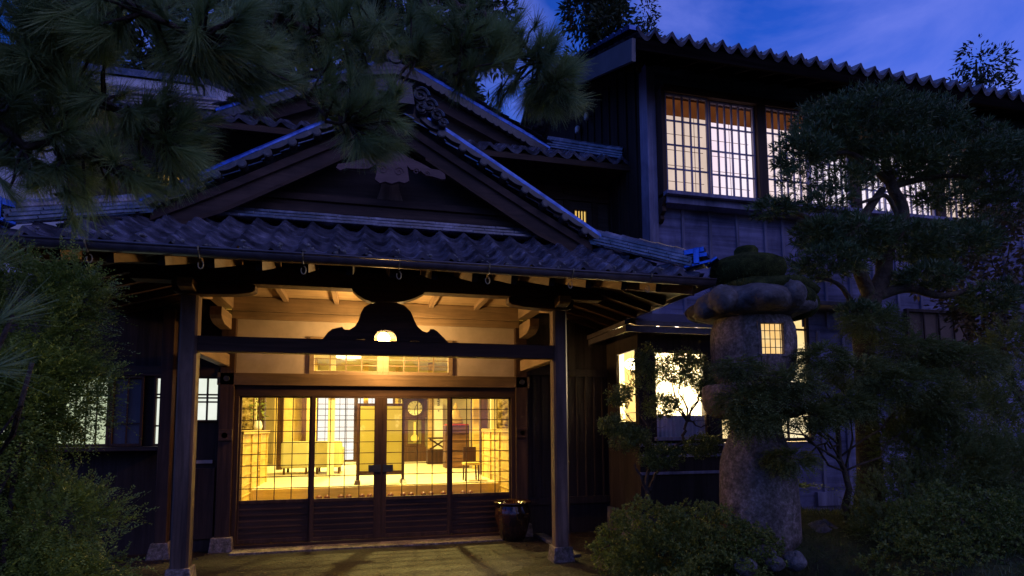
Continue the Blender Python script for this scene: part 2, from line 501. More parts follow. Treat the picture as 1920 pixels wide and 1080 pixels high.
# ---- roof tiles
def tiles(mb, O, ux, us, width, rows, pitch, course, lim, amp=0.05, step=0.03, res=8, lip=0.0):
    O, ux, us = Vector(O), Vector(ux).normalized(), Vector(us).normalized()
    nn = ux.cross(us).normalized()
    if nn.z < 0:
        nn = -nn
    def h(x):
        t = (x / pitch) % 1.0
        v = (1 - t / 0.64) ** 1.9 if t < 0.64 else ((t - 0.64) / 0.36) ** 2.0
        k = min(t, 1 - t)
        if k < 0.07:
            v = min(v, 0.86 + 0.03 * k / 0.07) if k > 0.03 else 0.885
        return amp * 1.9 * (v - 0.4)
    nx = int(width / pitch * res)
    for r in range(rows):
        s0, s1 = r * course - 0.015, (r + 1) * course
        a0, b0 = lim(max(s0, 0))
        a1, b1 = lim(s1)
        if b1 - a1 < 0.05:
            break
        rowA, rowB, rowC = [], [], []
        for i in range(nx + 1):
            x = width * i / nx
            xa, xb = min(max(x, a0), b0), min(max(x, a1), b1)
            jit = 0.004 * math.sin(r * 12.9 + int(x / pitch) * 78.2)
            A = O + ux * xa + us * s0 + nn * (h(xa) + step + jit)
            B = O + ux * xb + us * s1 + nn * (h(xb) + 0.002)
            thick = (step + 0.004) if r else (step + 0.02 + lip)
            rowA.append(A)
            rowB.append(B)
            rowC.append(A - nn * thick)
        n1 = nx + 1
        mb.add(rowA + rowB, [(i, i + 1, n1 + i + 1, n1 + i) for i in range(nx)])
        mb.add(rowA + rowC, [(i + 1, i, n1 + i, n1 + i + 1) for i in range(nx)])

# ------------------------------------------------------------------ ground
def sm(t):
    t = min(max(t, 0), 1)
    return t * t * (3 - 2 * t)
def ground_h(x, y):
    """planted bed height on the right of the forecourt"""
    e = 2.75 + 0.35 * math.sin(y * 1.3 + 0.6) + max(0, -1.6 - y) * 0.10
    h = 0.44 * sm((x - e) / 0.75)
    h *= sm((-0.95 - y) / 0.7) if x < 9 else 1
    return h * (1 + 0.12 * math.sin(x * 2.3 + y) + 0.1 * math.sin(y * 2.9 - x)) + 0.012 * math.sin(x * 11) * math.sin(y * 9) * (h > 0.05)
def sheet(name, x0, x1, y0, y1, nx, ny, fn, mat):
    vs = [(x0 + (x1 - x0) * i / nx, y0 + (y1 - y0) * j / ny, fn(x0 + (x1 - x0) * i / nx, y0 + (y1 - y0) * j / ny)) for j in range(ny + 1) for i in range(nx + 1)]
    fs = [(j * (nx + 1) + i, j * (nx + 1) + i + 1, (j + 1) * (nx + 1) + i + 1, (j + 1) * (nx + 1) + i) for j in range(ny) for i in range(nx)]
    return tag(MB().add(vs, fs).build(name, mat, smooth=True, fix=False), kind='structure')
sheet('ground', -150, 150, -150, 150, 30, 30, lambda x, y: -0.03, SOIL)
sheet('forecourt', -8, 7, -12, 0.2, 60, 50, lambda x, y: 0.004 * math.sin(x * 3.1) * math.sin(y * 2.3), PAVE)
sheet('garden_bed', 1.8, 14, -9.5, -0.9, 120, 90, lambda x, y: ground_h(x, y) - 0.012, SOIL)
sheet('hill', -60, 70, 13, 90, 40, 30, lambda x, y: -0.5 + 11 * sm((y - 13) / 45) + 1.2 * math.sin(x * 0.2) * math.sin(y * 0.17), SOIL)

# ------------------------------------------------------------------ entrance porch
porch = thing('entrance_porch', 'timber entrance porch with front gable, tiled skirt roof and two square posts', 'porch', (0, -1.6, 0))
for s in (-1, 1):
    b = MB()
    c = 0.02
    xi, xo = s * 1.84, s * 2.003
    poly = [(xi, -1.678 + c), (xi + s * c, -1.678), (xo - s * c, -1.678), (xo, -1.678 + c), (xo, -1.515 - c), (xo - s * c, -1.515), (xi + s * c, -1.515), (xi, -1.515 - c)]
    b.prism(poly, 0.152, 2.80, 'z')
    po = b.build('post', POSTW, porch)
    MB().taper(s * 1.9215, -1.5965, -0.02, 0.16, 0.125, 0.103).build('stone_base', STONE, po, bevel=0.008)
mbox(-1.84, 1.84, -1.66, -1.53, 2.247, 2.401).build('crossbeam', MW['x'], porch, bevel=0.006)
for s in (-1, 1):
    mbox(s * 1.865, s * 1.975, -1.51, -0.06, 2.25, 2.40).build('side_beam', PW['y'], porch, bevel=0.006)
    # boat-shaped bracket arms on the posts
    arm = [(s * 1.32, 2.933), (s * 1.32, 2.875), (s * 1.36, 2.85), (s * 1.50, 2.828), (s * 1.80, 2.815), (s * 2.03, 2.815), (s * 2.08, 2.84), (s * 2.09, 2.933)]
    MB().prism(arm, -1.672, -1.52, 'y').build('bracket_arm', MW['x'], porch, bevel=0.006)
    arm = [(-1.86, 2.935), (-1.86, 2.87), (-1.83, 2.85), (-1.70, 2.83), (-1.45, 2.825), (-1.25, 2.85), (-1.05, 2.89), (-1.05, 2.935)]
    MB().prism(arm, s * 1.853, s * 1.99, 'x').build('bracket_arm', PW['y'], porch, bevel=0.006)
    mbox(s * 1.84, s * 2.0, -1.01, -0.02, 2.982, 3.14).build('side_plate_beam', PW['y'], porch, bevel=0.006)
    arm = [(-0.62, 2.90), (-0.62, 2.80), (-0.58, 2.76), (-0.45, 2.72), (-0.08, 2.71), (-0.08, 2.90)]
    MB().prism(arm, s * 1.853, s * 1.985, 'x').build('wall_bracket', PW['y'], porch, bevel=0.006)
mbox(-2.45, 2.45, -1.69, -1.51, 2.938, 3.125).build('eave_beam', MW['x'], porch, bevel=0.008)
# carved frog-leg strut standing on the crossbeam, with its boat bracket above
K = [(-0.657, -1.600, 2.378), (-0.658, -1.600, 2.406), (-0.608, -1.600, 2.477), (-0.569, -1.600, 2.510), (-0.526, -1.600, 2.523), (-0.467, -1.600, 2.538), (-0.456, -1.600, 2.520), (-0.440, -1.600, 2.509), (-0.391, -1.600, 2.511), (-0.339, -1.600, 2.548), (-0.302, -1.600, 2.611), (-0.282, -1.600, 2.692), (-0.247, -1.600, 2.757), (-0.186, -1.600, 2.796), (-0.103, -1.600, 2.812),
     (0.093, -1.600, 2.818), (0.179, -1.600, 2.787), (0.242, -1.600, 2.725), (0.280, -1.600, 2.633), (0.318, -1.600, 2.564), (0.370, -1.600, 2.519), (0.416, -1.600, 2.508), (0.439, -1.600, 2.521), (0.451, -1.600, 2.545), (0.486, -1.600, 2.546), (0.526, -1.600, 2.524), (0.591, -1.600, 2.461), (0.650, -1.600, 2.398), (0.650, -1.600, 2.363)]
kp = [(k[0], max(k[2], 2.403)) for k in K]
hole = [(0.34, 2.403), (0.33, 2.409), (0.245, 2.416), (0.235, 2.405), (0.095, 2.405), (0.09, 2.455), (0.05, 2.505), (-0.025, 2.52), (-0.10, 2.505), (-0.135, 2.455), (-0.14, 2.405), (-0.225, 2.405), (-0.235, 2.417), (-0.32, 2.409), (-0.33, 2.403)]
MB().prism(kp + hole, -1.64, -1.555, 'y').build('frog_leg_strut', MW['x'], porch, bevel=0.004)
B = [(-0.370, -1.600, 2.935), (-0.309, -1.600, 2.872), (-0.242, -1.600, 2.832), (-0.170, -1.600, 2.812), (0.161, -1.600, 2.830), (0.230, -1.600, 2.853), (0.298, -1.600, 2.882), (0.379, -1.600, 2.937)]
bp = [(-0.37, 2.936)] + [(k[0], min(k[2], 2.928)) for k in B] + [(0.38, 2.936)]
MB().prism(bp, -1.67, -1.53, 'y').build('boat_bracket', MW['x'], porch, bevel=0.004)

# ceiling inside the porch
ceil = mbox(-1.84, 1.84, -1.5, -0.02, 3.145, 3.165).build('ceiling', CEILW, porch)
for x in (-1.22, -0.60, 0.02, 0.62, 1.24):
    mbox(x - 0.03, x + 0.03, -1.5, -0.09, 3.085, 3.143).build('ceiling_batten', PW['y'], ceil)

SHADEW = wood('end_shade_black', (0.012, 0.009, 0.008), 'x', rough=0.9)  # near-black for the painted shade on rafter fronts
# rafters under the skirt and side eaves
for i in range(-7, 8):
    x = i * 0.372
    if abs(x) < 2.62:
        rf_ = MB().beam((x, -2.72, 2.858), (x, -1.56, 3.194), 0.05, 0.072).build('rafter', PW['y'], porch)
        MB().beam((x, -2.727, 2.856), (x, -2.721, 2.858), 0.054, 0.076).build('end_shade', SHADEW, rf_)  # added dark sheet that paints the rafter's front face as shaded
for s in (-1, 1):
    for k in range(8):
        y = -2.05 + k * 0.36
        MB().beam((s * 3.03, y, 2.858), (s * 1.87, y, 3.194), 0.05, 0.072).build('rafter', MW['x'], porch)
    MB().beam((s * 3.0, -2.72, 2.855), (s * 1.93, -1.63, 3.165), 0.10, 0.10).build('hip_rafter', MW['x'], porch)
# roof boarding: front skirt and the two side slopes
b = MB()
b.add([(-3.05, -2.75, 2.893), (3.05, -2.75, 2.893), (1.9, -1.55, 3.241), (-1.9, -1.55, 3.241), (-3.05, -2.75, 2.915), (3.05, -2.75, 2.915), (1.9, -1.55, 3.263), (-1.9, -1.55, 3.263)],
      [(0, 3, 2, 1), (4, 5, 6, 7), (0, 1, 5, 4), (1, 2, 6, 5), (2, 3, 7, 6), (3, 0, 4, 7)])
for s in (-1, 1):
    b.add([(s * 3.05, -2.75, 2.893), (s * 1.9, -1.55, 3.241), (s * 1.9, 0.0, 3.241), (s * 3.05, 0.9, 2.893), (s * 3.05, -2.75, 2.915), (s * 1.9, -1.55, 3.263), (s * 1.9, 0.0, 3.263), (s * 3.05, 0.9, 2.915)],
          [(0, 3, 2, 1), (4, 5, 6, 7), (0, 1, 5, 4), (1, 2, 6, 5), (2, 3, 7, 6), (3, 0, 4, 7)])
b.build('eave_boarding', MW['x'], porch)
for s in (-1, 1):
    vs = [(s * 3.05, -2.75, 2.945), (s * 3.05, 1.0, 2.945), (0, 1.0, 4.73), (0, -1.98, 4.73), (s * 2.27, -1.98, 3.40)]
    vs += [(x, y, z + 0.03) for x, y, z in vs]
    MB().add(vs, [(0, 1, 2, 3, 4), (5, 6, 7, 8, 9)] + [(i, (i + 1) % 5, (i + 1) % 5 + 5, i + 5) for i in range(5)]).build('roof_deck', MW['x'], porch)
# tiled slopes
b = MB()
w_, sl = 6.10, math.hypot(1, .57)
tiles(b, (-3.05, -2.78, 2.985), (1, 0, 0), (0, 1, .57), w_, 6, 0.254, 0.196, lambda s: (0.03 + s / sl * 1.04, w_ - 0.03 - s / sl * 1.04), amp=0.046, step=0.034, res=14)
skirt = b.build('skirt_roof', TILE, porch, smooth=True, fix=False)
# mossy nubs on the eave tile noses
b = MB()
for i in range(24):
    x = -3.05 + 0.254 * i + 0.045
    for k in range(4):
        b.ball((x + random.uniform(-.035, .045), -2.79 + random.uniform(-.012, .015), 3.03 + random.uniform(-0.05, 0.02)), random.uniform(.010, .026), .014, random.uniform(.010, .02), 6, 4, 0.2, i * 4 + k)
b.build('lichen_specks', rough_mat('lichen', [(0.3, (0.08, 0.08, 0.07)), (0.7, (0.30, 0.29, 0.27))], 30, 0.9, 0.6, 60), skirt, smooth=True)
for s in (-1, 1):
    b = MB()
    def lim(q):
        xx = 3.05 - q * 0.863
        return (0.72 if xx < 2.3 else max(0, (3.05 - xx) * 0.98), 3.75)
    tiles(b, (s * 3.07, -2.75, 2.985), (0, 1, 0), (-s, 0, 0.585), 3.75, 18, 0.25, 0.196, lim, amp=0.034, step=0.026, res=6)
    b.build('side_roof', TILE, porch, smooth=True, fix=False)
# flat courses where the skirt meets the gable
nb = MB()
for k, (y, z) in enumerate(((-1.93, 3.545), (-1.90, 3.585), (-1.875, 3.625))):
    nb.box(-2.28 + .04 * k, 2.28 - .04 * k, y, -1.70, z, z + 0.034)
    for i in range(14):
        x = -2.1 + i * 0.33 + k * .13
        if x < 2.1:
            nb.box(x, x + 0.325, y - 0.006 - 0.004 * ((i * 7 + k) % 3), y + .01, z + 0.003, z + 0.031)
nb.build('flat_tile_course', TILE, porch, bevel=0.004)
# gable wall and beams
MB().prism([(-2.1, 3.5), (2.1, 3.5), (0, 4.70)], -1.74, -1.70, 'y').build('gable_wall', wood('gable_board', (0.05, 0.035, 0.03), 'x'), porch)
mbox(-2.05, 2.05, -1.86, -1.742, 3.665, 3.735).build('gable_sill', GABW, porch, bevel=0.006)
mbox(-1.95, 1.95, -1.80, -1.743, 3.735, 3.80).build('gable_beam', GABW, porch, bevel=0.006)
mbox(-1.75, 1.75, -1.83, -1.743, 3.80, 3.875).build('gable_beam', GABW, porch, bevel=0.008)
MB().prism([(-0.135, 3.877), (0.135, 3.877), (0.10, 3.99), (0.065, 4.2), (-0.065, 4.2), (-0.10, 3.99)], -1.815, -1.743, 'y').build('gable_strut', POSTW, porch, bevel=0.006)
# barge boards, verge tiles, ridge
for s in (-1, 1):
    outer = [(0.0, 4.70), (0.35, 4.485), (0.7, 4.285), (1.1, 4.06), (1.5, 3.835), (1.9, 3.62), (2.18, 3.475)]
    inner = [(1.95, 3.40), (1.58, 3.56), (1.30, 3.705), (1.106, 3.845), (0.80, 4.01), (0.589, 4.137), (0.3, 4.315), (0.0, 4.50)]
    MB().prism([(s * x, z) for x, z in outer + inner], -2.02, -1.96, 'y').build('barge_board', GABW, porch, bevel=0.006)
    trim = [(s * x, z + 0.015) for x, z in outer] + [(s * x, z - 0.075) for x, z in outer[::-1]]
    MB().prism(trim, -2.055, -2.022, 'y').build('barge_trim', GABW, porch, bevel=0.005)
    lm = [(s * 2.1, 3.33), (s * 1.9, 3.44), (s * 1.58, 3.575), (s * 1.2, 3.79), (s * 0.8, 4.02), (s * 0.35, 4.29), (s * 0.35, 4.255), (s * 0.8, 3.985), (s * 1.2, 3.75), (s * 1.58, 3.53), (s * 1.9, 3.395), (s * 2.1, 3.29)]
    MB().prism(lm, -2.03, -2.021, 'y').build('barge_moulding', MW['x'], porch)
    # verge: roll of half round tiles, sky reflection in their colour, and scalloped drop tiles with round ends
    vz = lambda x: 4.90 - 0.583 * x + 0.012 * math.sin(x * 1.4)
    vb = MB()
    n = 9
    for i in range(n):
        x0, x1 = 0.36 + i * 0.219, 0.36 + (i + 1) * 0.219
        vb.tube([(s * x0, -2.09, vz(x0) - 0.028), (s * (x1 + 0.02), -2.09, vz(x1 + .02) - 0.034)], [0.037, 0.041], 12)
    verge = vb.build('verge_roll', TILEB, porch, smooth=False)
    db = MB()
    for i in range(n):
        x0, x1 = 0.28 + i * 0.222, 0.28 + (i + 1) * 0.222
        m = 8
        top, bot = [], []
        for k in range(m + 1):
            t = k / m
            x = x0 + (x1 - x0) * t
            top.append((s * x, vz(x) - 0.05))
            bot.append((s * x, vz(x) - 0.095 - 0.03 * math.sin(PI * t) ** 1.0 + 0.02 * t))
        db.prism(top + bot[::-1], -2.135 - 0.006 * (i % 2), -2.07, 'y')
        cx, cz = s * x1, vz(x1) - 0.115
        db.tube([(cx, -2.155, cz), (cx, -2.05, cz)], 0.044, 14)
        db.tube([(cx, -2.162, cz), (cx, -2.15, cz)], 0.036, 14)
    db.build('verge_drop_tile', DROP, verge, bevel=0.004)
    # hip ridge: flat courses, round cap and stacked end blocks
    P0, P1 = Vector((s * 2.98, -2.76, 3.07)), Vector((s * 2.18, -1.99, 3.50))
    dv = (P1 - P0)
    hb = MB()
    for k in range(3):
        hb.beam(P0 + Vector((0, 0, 0.010 + 0.036 * k)), P1 + Vector((0, 0, 0.010 + 0.036 * k)), 0.13, 0.036)
        for j in range(5):
            q0, q1 = P0.lerp(P1, (j + .1 * k) / 5.4), P0.lerp(P1, (j + .1 * k + .97) / 5.4)
            hb.beam(q0 + Vector((0, 0, 0.012 + 0.036 * k)), q1 + Vector((0, 0, 0.012 + 0.036 * k + 0.003 * (j % 2))), 0.215 - 0.03 * k + 0.006 * ((j + k) % 2), 0.019)
    m = 6
    for k in range(m):
        a = P0 + dv * (k / m) + Vector((0, 0, 0.125))
        q = P0 + dv * ((k + 1.06) / m) + Vector((0, 0, 0.125))
        hb.tube([a, a.lerp(q, .5), q], [0.050, 0.052, 0.060], 12)
    hr = hb.build('hip_ridge', TILE, porch)
    eb = MB()
    d2 = Vector((s * 0.72, -0.69, 0)).normalized()
    e = P0 + d2 * 0.02
    eb.beam(e + Vector((0, 0, 0.10)), e + d2 * 0.06 + Vector((0, 0, 0.10)), 0.20, 0.17)
    eb.beam(e - d2 * .1 + Vector((0, 0, 0.155)), e + d2 * 0.10 + Vector((0, 0, 0.165)), 0.13, 0.06)
    eb.beam(e + d2 * 0.0 + Vector((0, 0, 0.105)), e + d2 * 0.13 + Vector((0, 0, 0.105)), 0.15, 0.05)
    eb.beam(e - d2 * .1 + Vector((0, 0, 0.005)), e + d2 * 0.16 + Vector((0, 0, 0.03)), 0.17, 0.035)
    eb.beam(e + d2 * .10 + Vector((0, 0, 0.0)), e + d2 * 0.22 + Vector((0, 0, 0.07)), 0.10, 0.035)
    eb.build('end_tile', TILEB, hr, bevel=0.008)
rb = MB()
for k in range(4):
    rb.box(-0.13 + .015 * k, 0.13 - .015 * k, -2.0, 0.9, 4.80 + 0.045 * k, 4.84 + 0.045 * k)
for k in range(9):
    rb.tube([(0, -2.0 + k * .32, 5.02), (0, -1.66 + k * .32, 5.02)], [0.075, 0.082], 12)
ridge = rb.build('ridge', TILE, porch, bevel=0.004)
# ridge-end ornament tile: stepped cap, ringed face and cloud curls
ob = MB()
ob.prism([(-0.20, 4.74), (0.22, 4.74), (0.19, 4.93), (0.23, 4.97), (0.0, 5.06), (-0.21, 4.97), (-0.17, 4.93)], -2.22, -2.02, 'y')
for w, z0, z1 in ((0.25, 4.965, 5.0), (0.235, 5.005, 5.045), (0.20, 5.05, 5.09)):
    ob.prism([(-w, z0), (0.02, z0 + 0.05), (w + .02, z0), (w + .02, z1), (0.02, z1 + 0.05), (-w, z1)], -2.26, -2.0, 'y')
ob.tube([(0.02, -2.0, 5.19), (0.02, -2.28, 5.19)], 0.07, 14)
for r0, yy in ((0.11, -2.235), (0.085, -2.25), (0.06, -2.235)):
    ob.tube([(0.01, yy, 4.87), (0.01, -2.2, 4.87)], r0, 20)
def curl(mb, cx, cz, r, y, turns=1.4, s=1, rr=0.018):
    pts = [(cx + s * r * (1 - t / (turns * 1.25)) * math.cos(t * 2 * PI), y, cz + r * (1 - t / (turns * 1.25)) * math.sin(t * 2 * PI)) for t in [turns * i / 20 for i in range(21)]]
    mb.tube(pts, rr, 6)
for s in (-1, 1):
    for cx, cz, r in ((0.28, 4.86, 0.085), (0.37, 4.76, 0.075), (0.45, 4.66, 0.065), (0.29, 4.72, 0.06), (0.51, 4.585, 0.045)):
        curl(ob, s * cx, cz, r, -2.2, s=s)
        ob.tube([(s * cx, -2.19, cz), (s * cx, -2.08, cz)], r * 0.93, 14)
ob.build('ridge_end_tile', DROP, ridge, bevel=0.004)
# gable pendant with wings
G = [(-0.160, -2.080, 3.968), (-0.112, -2.080, 3.934), (-0.060, -2.080, 3.955), (0.004, -2.080, 3.939), (0.078, -2.080, 3.969), (0.132, -2.080, 3.957), (0.180, -2.080, 3.984), (0.168, -2.080, 4.073), (0.157, -2.080, 4.145), (0.195, -2.080, 4.104), (0.293, -2.080, 4.102), (0.342, -2.080, 4.062), (0.424, -2.080, 4.053), (0.512, -2.080, 4.033), (0.551, -2.080, 4.042), (0.545, -2.080, 4.093), (0.490, -2.080, 4.128), (0.402, -2.080, 4.136),
     (0.303, -2.080, 4.183), (0.183, -2.080, 4.227), (0.059, -2.080, 4.287), (-0.074, -2.080, 4.273), (-0.231, -2.080, 4.189), (-0.386, -2.080, 4.128), (-0.519, -2.080, 4.092), (-0.538, -2.080, 4.052), (-0.497, -2.080, 4.029), (-0.436, -2.080, 4.057), (-0.344, -2.080, 4.061), (-0.229, -2.080, 4.072), (-0.146, -2.080, 4.125), (-0.145, -2.080, 4.042)]
pb = MB().prism([(g[0], g[2]) for g in G], -2.105, -2.057, 'y')
for cx, cz, r, s in ((-0.085, 4.075, 0.05, -1), (0.075, 4.07, 0.05, 1), (0.25, 4.09, 0.035, 1), (0.36, 4.075, 0.03, 1), (-0.26, 4.09, 0.035, -1)):
    curl(pb, cx, cz, r, -2.106, s=s, rr=0.006)
pb.build('gable_pendant', wood('pendant_wood', (0.17, 0.105, 0.10), 'x', spread=0.3), porch, bevel=0.004)
# eave fascia and gutter with hooks
fb = MB()
fb.box(-3.1, 3.1, -2.76, -2.735, 2.895, 2.96)
for s in (-1, 1):
    fb.box(s * 3.05, s * 3.075, -2.70, 0.8, 2.895, 2.955)
fb.build('eave_fascia', PW['x'], porch)
def gutter_run(mb, p, q, r=0.062, th=0.008, sd=(0, -1, 0)):
    p, q, sd = Vector(p), Vector(q), Vector(sd)
    n = 9
    vs = []
    for c in (p, q):
        for rr in (r, r - th):
            for k in range(n):
                t = PI * k / (n - 1)
                vs.append(c + sd * (math.cos(t) * rr) + Vector((0, 0, -math.sin(t) * rr)))
    fs = []
    for k in range(n - 1):
        fs += [(k, k + 1, 2 * n + k + 1, 2 * n + k), (n + k, 3 * n + k, 3 * n + k + 1, n + k + 1), (k, n + k, n + k + 1, k + 1), (2 * n + k, 2 * n + k + 1, 3 * n + k + 1, 3 * n + k)]
    fs += [(0, 2 * n, 3 * n, n), (n - 1, 2 * n - 1, 4 * n - 1, 3 * n - 1)]
    mb.add(vs, fs)
gb = MB()
gutter_run(gb, (-3.16, -2.82, 2.945), (3.16, -2.82, 2.935))
gb.tube([(-3.16, -2.884, 2.947), (3.16, -2.884, 2.937)], 0.010, 6)
for s in (-1, 1):
    gutter_run(gb, (s * 3.15, -2.80, 2.94), (s * 3.15, 0.7, 2.95), sd=(s, 0, 0))
gut = gb.build('gutter', COPPER, porch, smooth=True)
for i in range(7):
    x = -2.35 + i * 0.80
    hk = MB().tube([(x, -2.75, 2.96), (x, -2.83, 2.868), (x, -2.888, 2.92), (x, -2.893, 2.952)], 0.007, 5)
    pts = [(x + 0.02 * math.sin(t), -2.79, 2.825 + 0.035 * math.cos(t)) for t in [2 * PI * k / 12 for k in range(11)]]
    hk.tube(pts, 0.005, 5)
    hk.build('gutter_hook', rough_mat('brass_hook', [(0.3, (0.25, 0.2, 0.1)), (0.7, (0.4, 0.32, 0.16))], 10, 0.5, 0) if i == 0 else bpy.data.materials['brass_hook'], gut)

lamp = thing('porch_lamp', 'lit round porch lamp glowing under the ceiling behind the carved strut', 'lamp', (-0.03, -0.40, 3.14))
mbox(-0.08, 0.02, -0.45, -0.35, 3.12, 3.144).build('ceiling_plate', IRON, lamp)
MB().tube([(-0.005, -0.40, 3.12), (-0.005, -0.40, 2.68)], 0.008, 6).build('stem', IRON, lamp)
MB().lathe([(0.012, 0.06), (0.02, 0.055), (0.055, 0.03), (0.06, 0.02)], (-0.005, -0.40, 2.665), 20).build('lamp_cap', IRON, lamp, smooth=True)
gm = emit_mat('lamp_glow', [(0.3, (1.0, 0.62, 0.2)), (0.7, (1.0, 0.66, 0.24))], 160)
MB().ball((-0.005, -0.40, 2.610), 0.075, 0.075, 0.072, 16, 10).build('lamp_globe', gm, lamp, smooth=True)
ld = bpy.data.lights.new('porch_light', 'POINT')
ld.energy = 60
ld.color = (1.0, 0.56, 0.20)
ld.shadow_soft_size = 0.05
lo = bpy.data.objects.new('porch_light', ld)
COL.objects.link(lo)
lo.location = (-0.005, -0.47, 2.50)

# worn stone threshold and edging let into the forecourt
tag(mbox(-1.75, 1.78, -0.34, -0.052, -0.02, 0.022).build('threshold_stone', STONE, bevel=0.006), 'long flat stone threshold at the foot of the sliding doors', 'threshold')
for k in range(5):
    tag(mbox(2.06 + k * .0, 2.20, -1.5 + k * .29, -1.225 + k * .29, -0.02, 0.03 + 0.003 * (k % 2)).build('edging_stone', ROCK, bevel=0.01), 'small squared edging stone in the row right of the porch post', 'edging stone', 'edging stones beside the right post')

# ------------------------------------------------------------------ entrance house
house = thing('entrance_house', 'dark timber entrance house with lit lattice doors behind the porch', 'house', (0, 0, 0))
b = MB()
b.box(-1.80, -0.93, 0.0, 0.10, 2.175, 2.88)
b.box(0.93, 1.80, 0.0, 0.10, 2.175, 2.88)
b.box(-0.93, 0.93, 0.0, 0.10, 2.66, 2.88)
b.build('plaster_wall', PLASTER, house)
mbox(-1.86, 1.86, -0.055, 0.1, 2.86, 2.955).build('wall_plate', PW['x'], house, bevel=0.006)
mbox(-1.86, 1.86, -0.085, 0.1, 2.957, 3.14).build('wall_plate', PW['x'], house, bevel=0.006)
mbox(-2.0, 2.0, -0.075, 0.06, 2.02, 2.175).build('door_lintel', wood('lintel_wood', (0.17, 0.11, 0.06), 'x', spread=0.3), house, bevel=0.006)
mbox(-1.83, 1.83, -0.03, 0.10, 1.885, 2.018).build('door_head', MW['x'], house, bevel=0.004)
mbox(-1.83, 1.83, -0.05, 0.12, -0.02, 0.055).build('door_sill', MW['x'], house, bevel=0.004)
for s in (-1, 1):
    po = mbox(s * 1.80, s * 1.97, -0.075, 0.10, 0.16, 2.86).build('door_post', MW['z'], house, bevel=0.008)
    MB().taper(s * 1.885, -0.01, -0.02, 0.17, 0.135, 0.115).build('stone_base', STONE, po, bevel=0.008)
    mbox(s * 1.745, s * 1.80, -0.03, 0.09, 0.055, 1.885).build('door_jamb', MW['z'], house, bevel=0.004)
# four sliding lattice doors on two tracks
edges = (-1.752, -0.885, 0.0, 0.905, 1.752)
for i in range(4):
    x0, x1 = edges[i], edges[i + 1]
    if i == 0: x1 += 0.02
    if i == 3: x0 -= 0.02
    y = -0.012 if i in (1, 2) else 0.032
    y0, y1 = y - 0.018, y + 0.018
    wl = 0.035 if i in (0, 1) else 0.045
    b = MB()
    sl_ = 0.03 if i == 0 else (0.048 if i in (1, 3) else 0.062)
    sr_ = 0.03 if i == 3 else (0.10 if i == 1 else 0.048)
    b.box(x0, x0 + sl_, y0, y1, 0.06, 1.884)
    b.box(x1 - sr_, x1, y0, y1, 0.06, 1.884)
    b.box(x0 + sl_, x1 - sr_, y0, y1, 0.545, 0.588)
    b.box(x0 + sl_, x1 - sr_, y0, y1, 0.06, 0.11)
    b.box(x0 + sl_, x1 - sr_, y0, y1, 1.868, 1.884)
    d = b.build('sliding_door', MW['z'], house, bevel=0.003)
    gx0, gx1 = x0 + sl_, x1 - sr_
    lb = MB()
    for k in range(1, 4):
        x = gx0 + (gx1 - gx0) * k / 4
        lb.box(x - 0.005, x + 0.005, y - 0.010, y + 0.008, 0.588, 1.868)
    for k in range(1, 9):
        z = 0.588 + 1.28 * k / 9
        lb.box(gx0, gx1, y - 0.008, y + 0.006, z - 0.005, z + 0.005)
    lb.build('lattice', IRON if False else MW['x'], d)
    mbox(gx0, gx1, y + 0.011, y + 0.014, 0.588, 1.868).build('pane', GLASS, d)
    kb = MB()
    kb.box(gx0, gx1, y - 0.004, y + 0.010, 0.11, 0.545)
    for k in range(1, 6):
        z = 0.11 + 0.435 * k / 6
        kb.box(gx0, gx1, y - 0.014, y - 0.0042, z - 0.009, z + 0.009)
    kb.build('kick_panel', MW['x'], d, bevel=0.002)
    if i in (1, 2):
        hx0, hx1 = (x1 - 0.17, x1 - 0.012) if i == 1 else (x0 + 0.012, x0 + 0.145)
        mbox(hx0, hx1, y0 - 0.008, y0 - 0.001, 0.905, 1.0).build('lock_plate', IRON, d, bevel=0.002)
# transom windows
for x0, x1 in ((-0.93, 0.0), (0.0, 0.93)):
    b = MB()
    a0 = x0 + (0.06 if x0 < 0 else 0.075)
    a1 = x1 - (0.075 if x0 < 0 else 0.06)
    b.box(x0, a0, -0.03, 0.10, 2.175, 2.66)
    b.box(a1, x1, -0.03, 0.10, 2.175, 2.66)
    b.box(a0, a1, -0.03, 0.10, 2.175, 2.222)
    b.box(a0, a1, -0.03, 0.10, 2.60, 2.66)
    w = b.build('transom_window', PW['x'], house, bevel=0.004)
    lb = MB()
    for k in range(1, 4):
        x = a0 + (a1 - a0) * k / 4
        lb.box(x - 0.007, x + 0.007, -0.01, 0.012, 2.222, 2.60)
    for z in (2.30, 2.38, 2.46, 2.53):
        lb.box(a0, a1, -0.008, 0.010, z - 0.005, z + 0.005)
    lb.build('lattice', PW['x'], w)
    mbox(a0, a1, 0.016, 0.019, 2.222, 2.60).build('pane', GLASS, w)
# iron fittings on the door posts
for s in (-1, 1):
    for z in (2.10, 1.40):
        MB().tube([(s * 1.89, -0.10, z), (s * 1.89, -0.074, z)], 0.035, 14).build('nail_cover', IRON, house)
    mbox(s * 1.80, s * 1.96, -0.10, -0.076, 1.33, 1.47).build('post_plate', MW['x'], house, bevel=0.006)
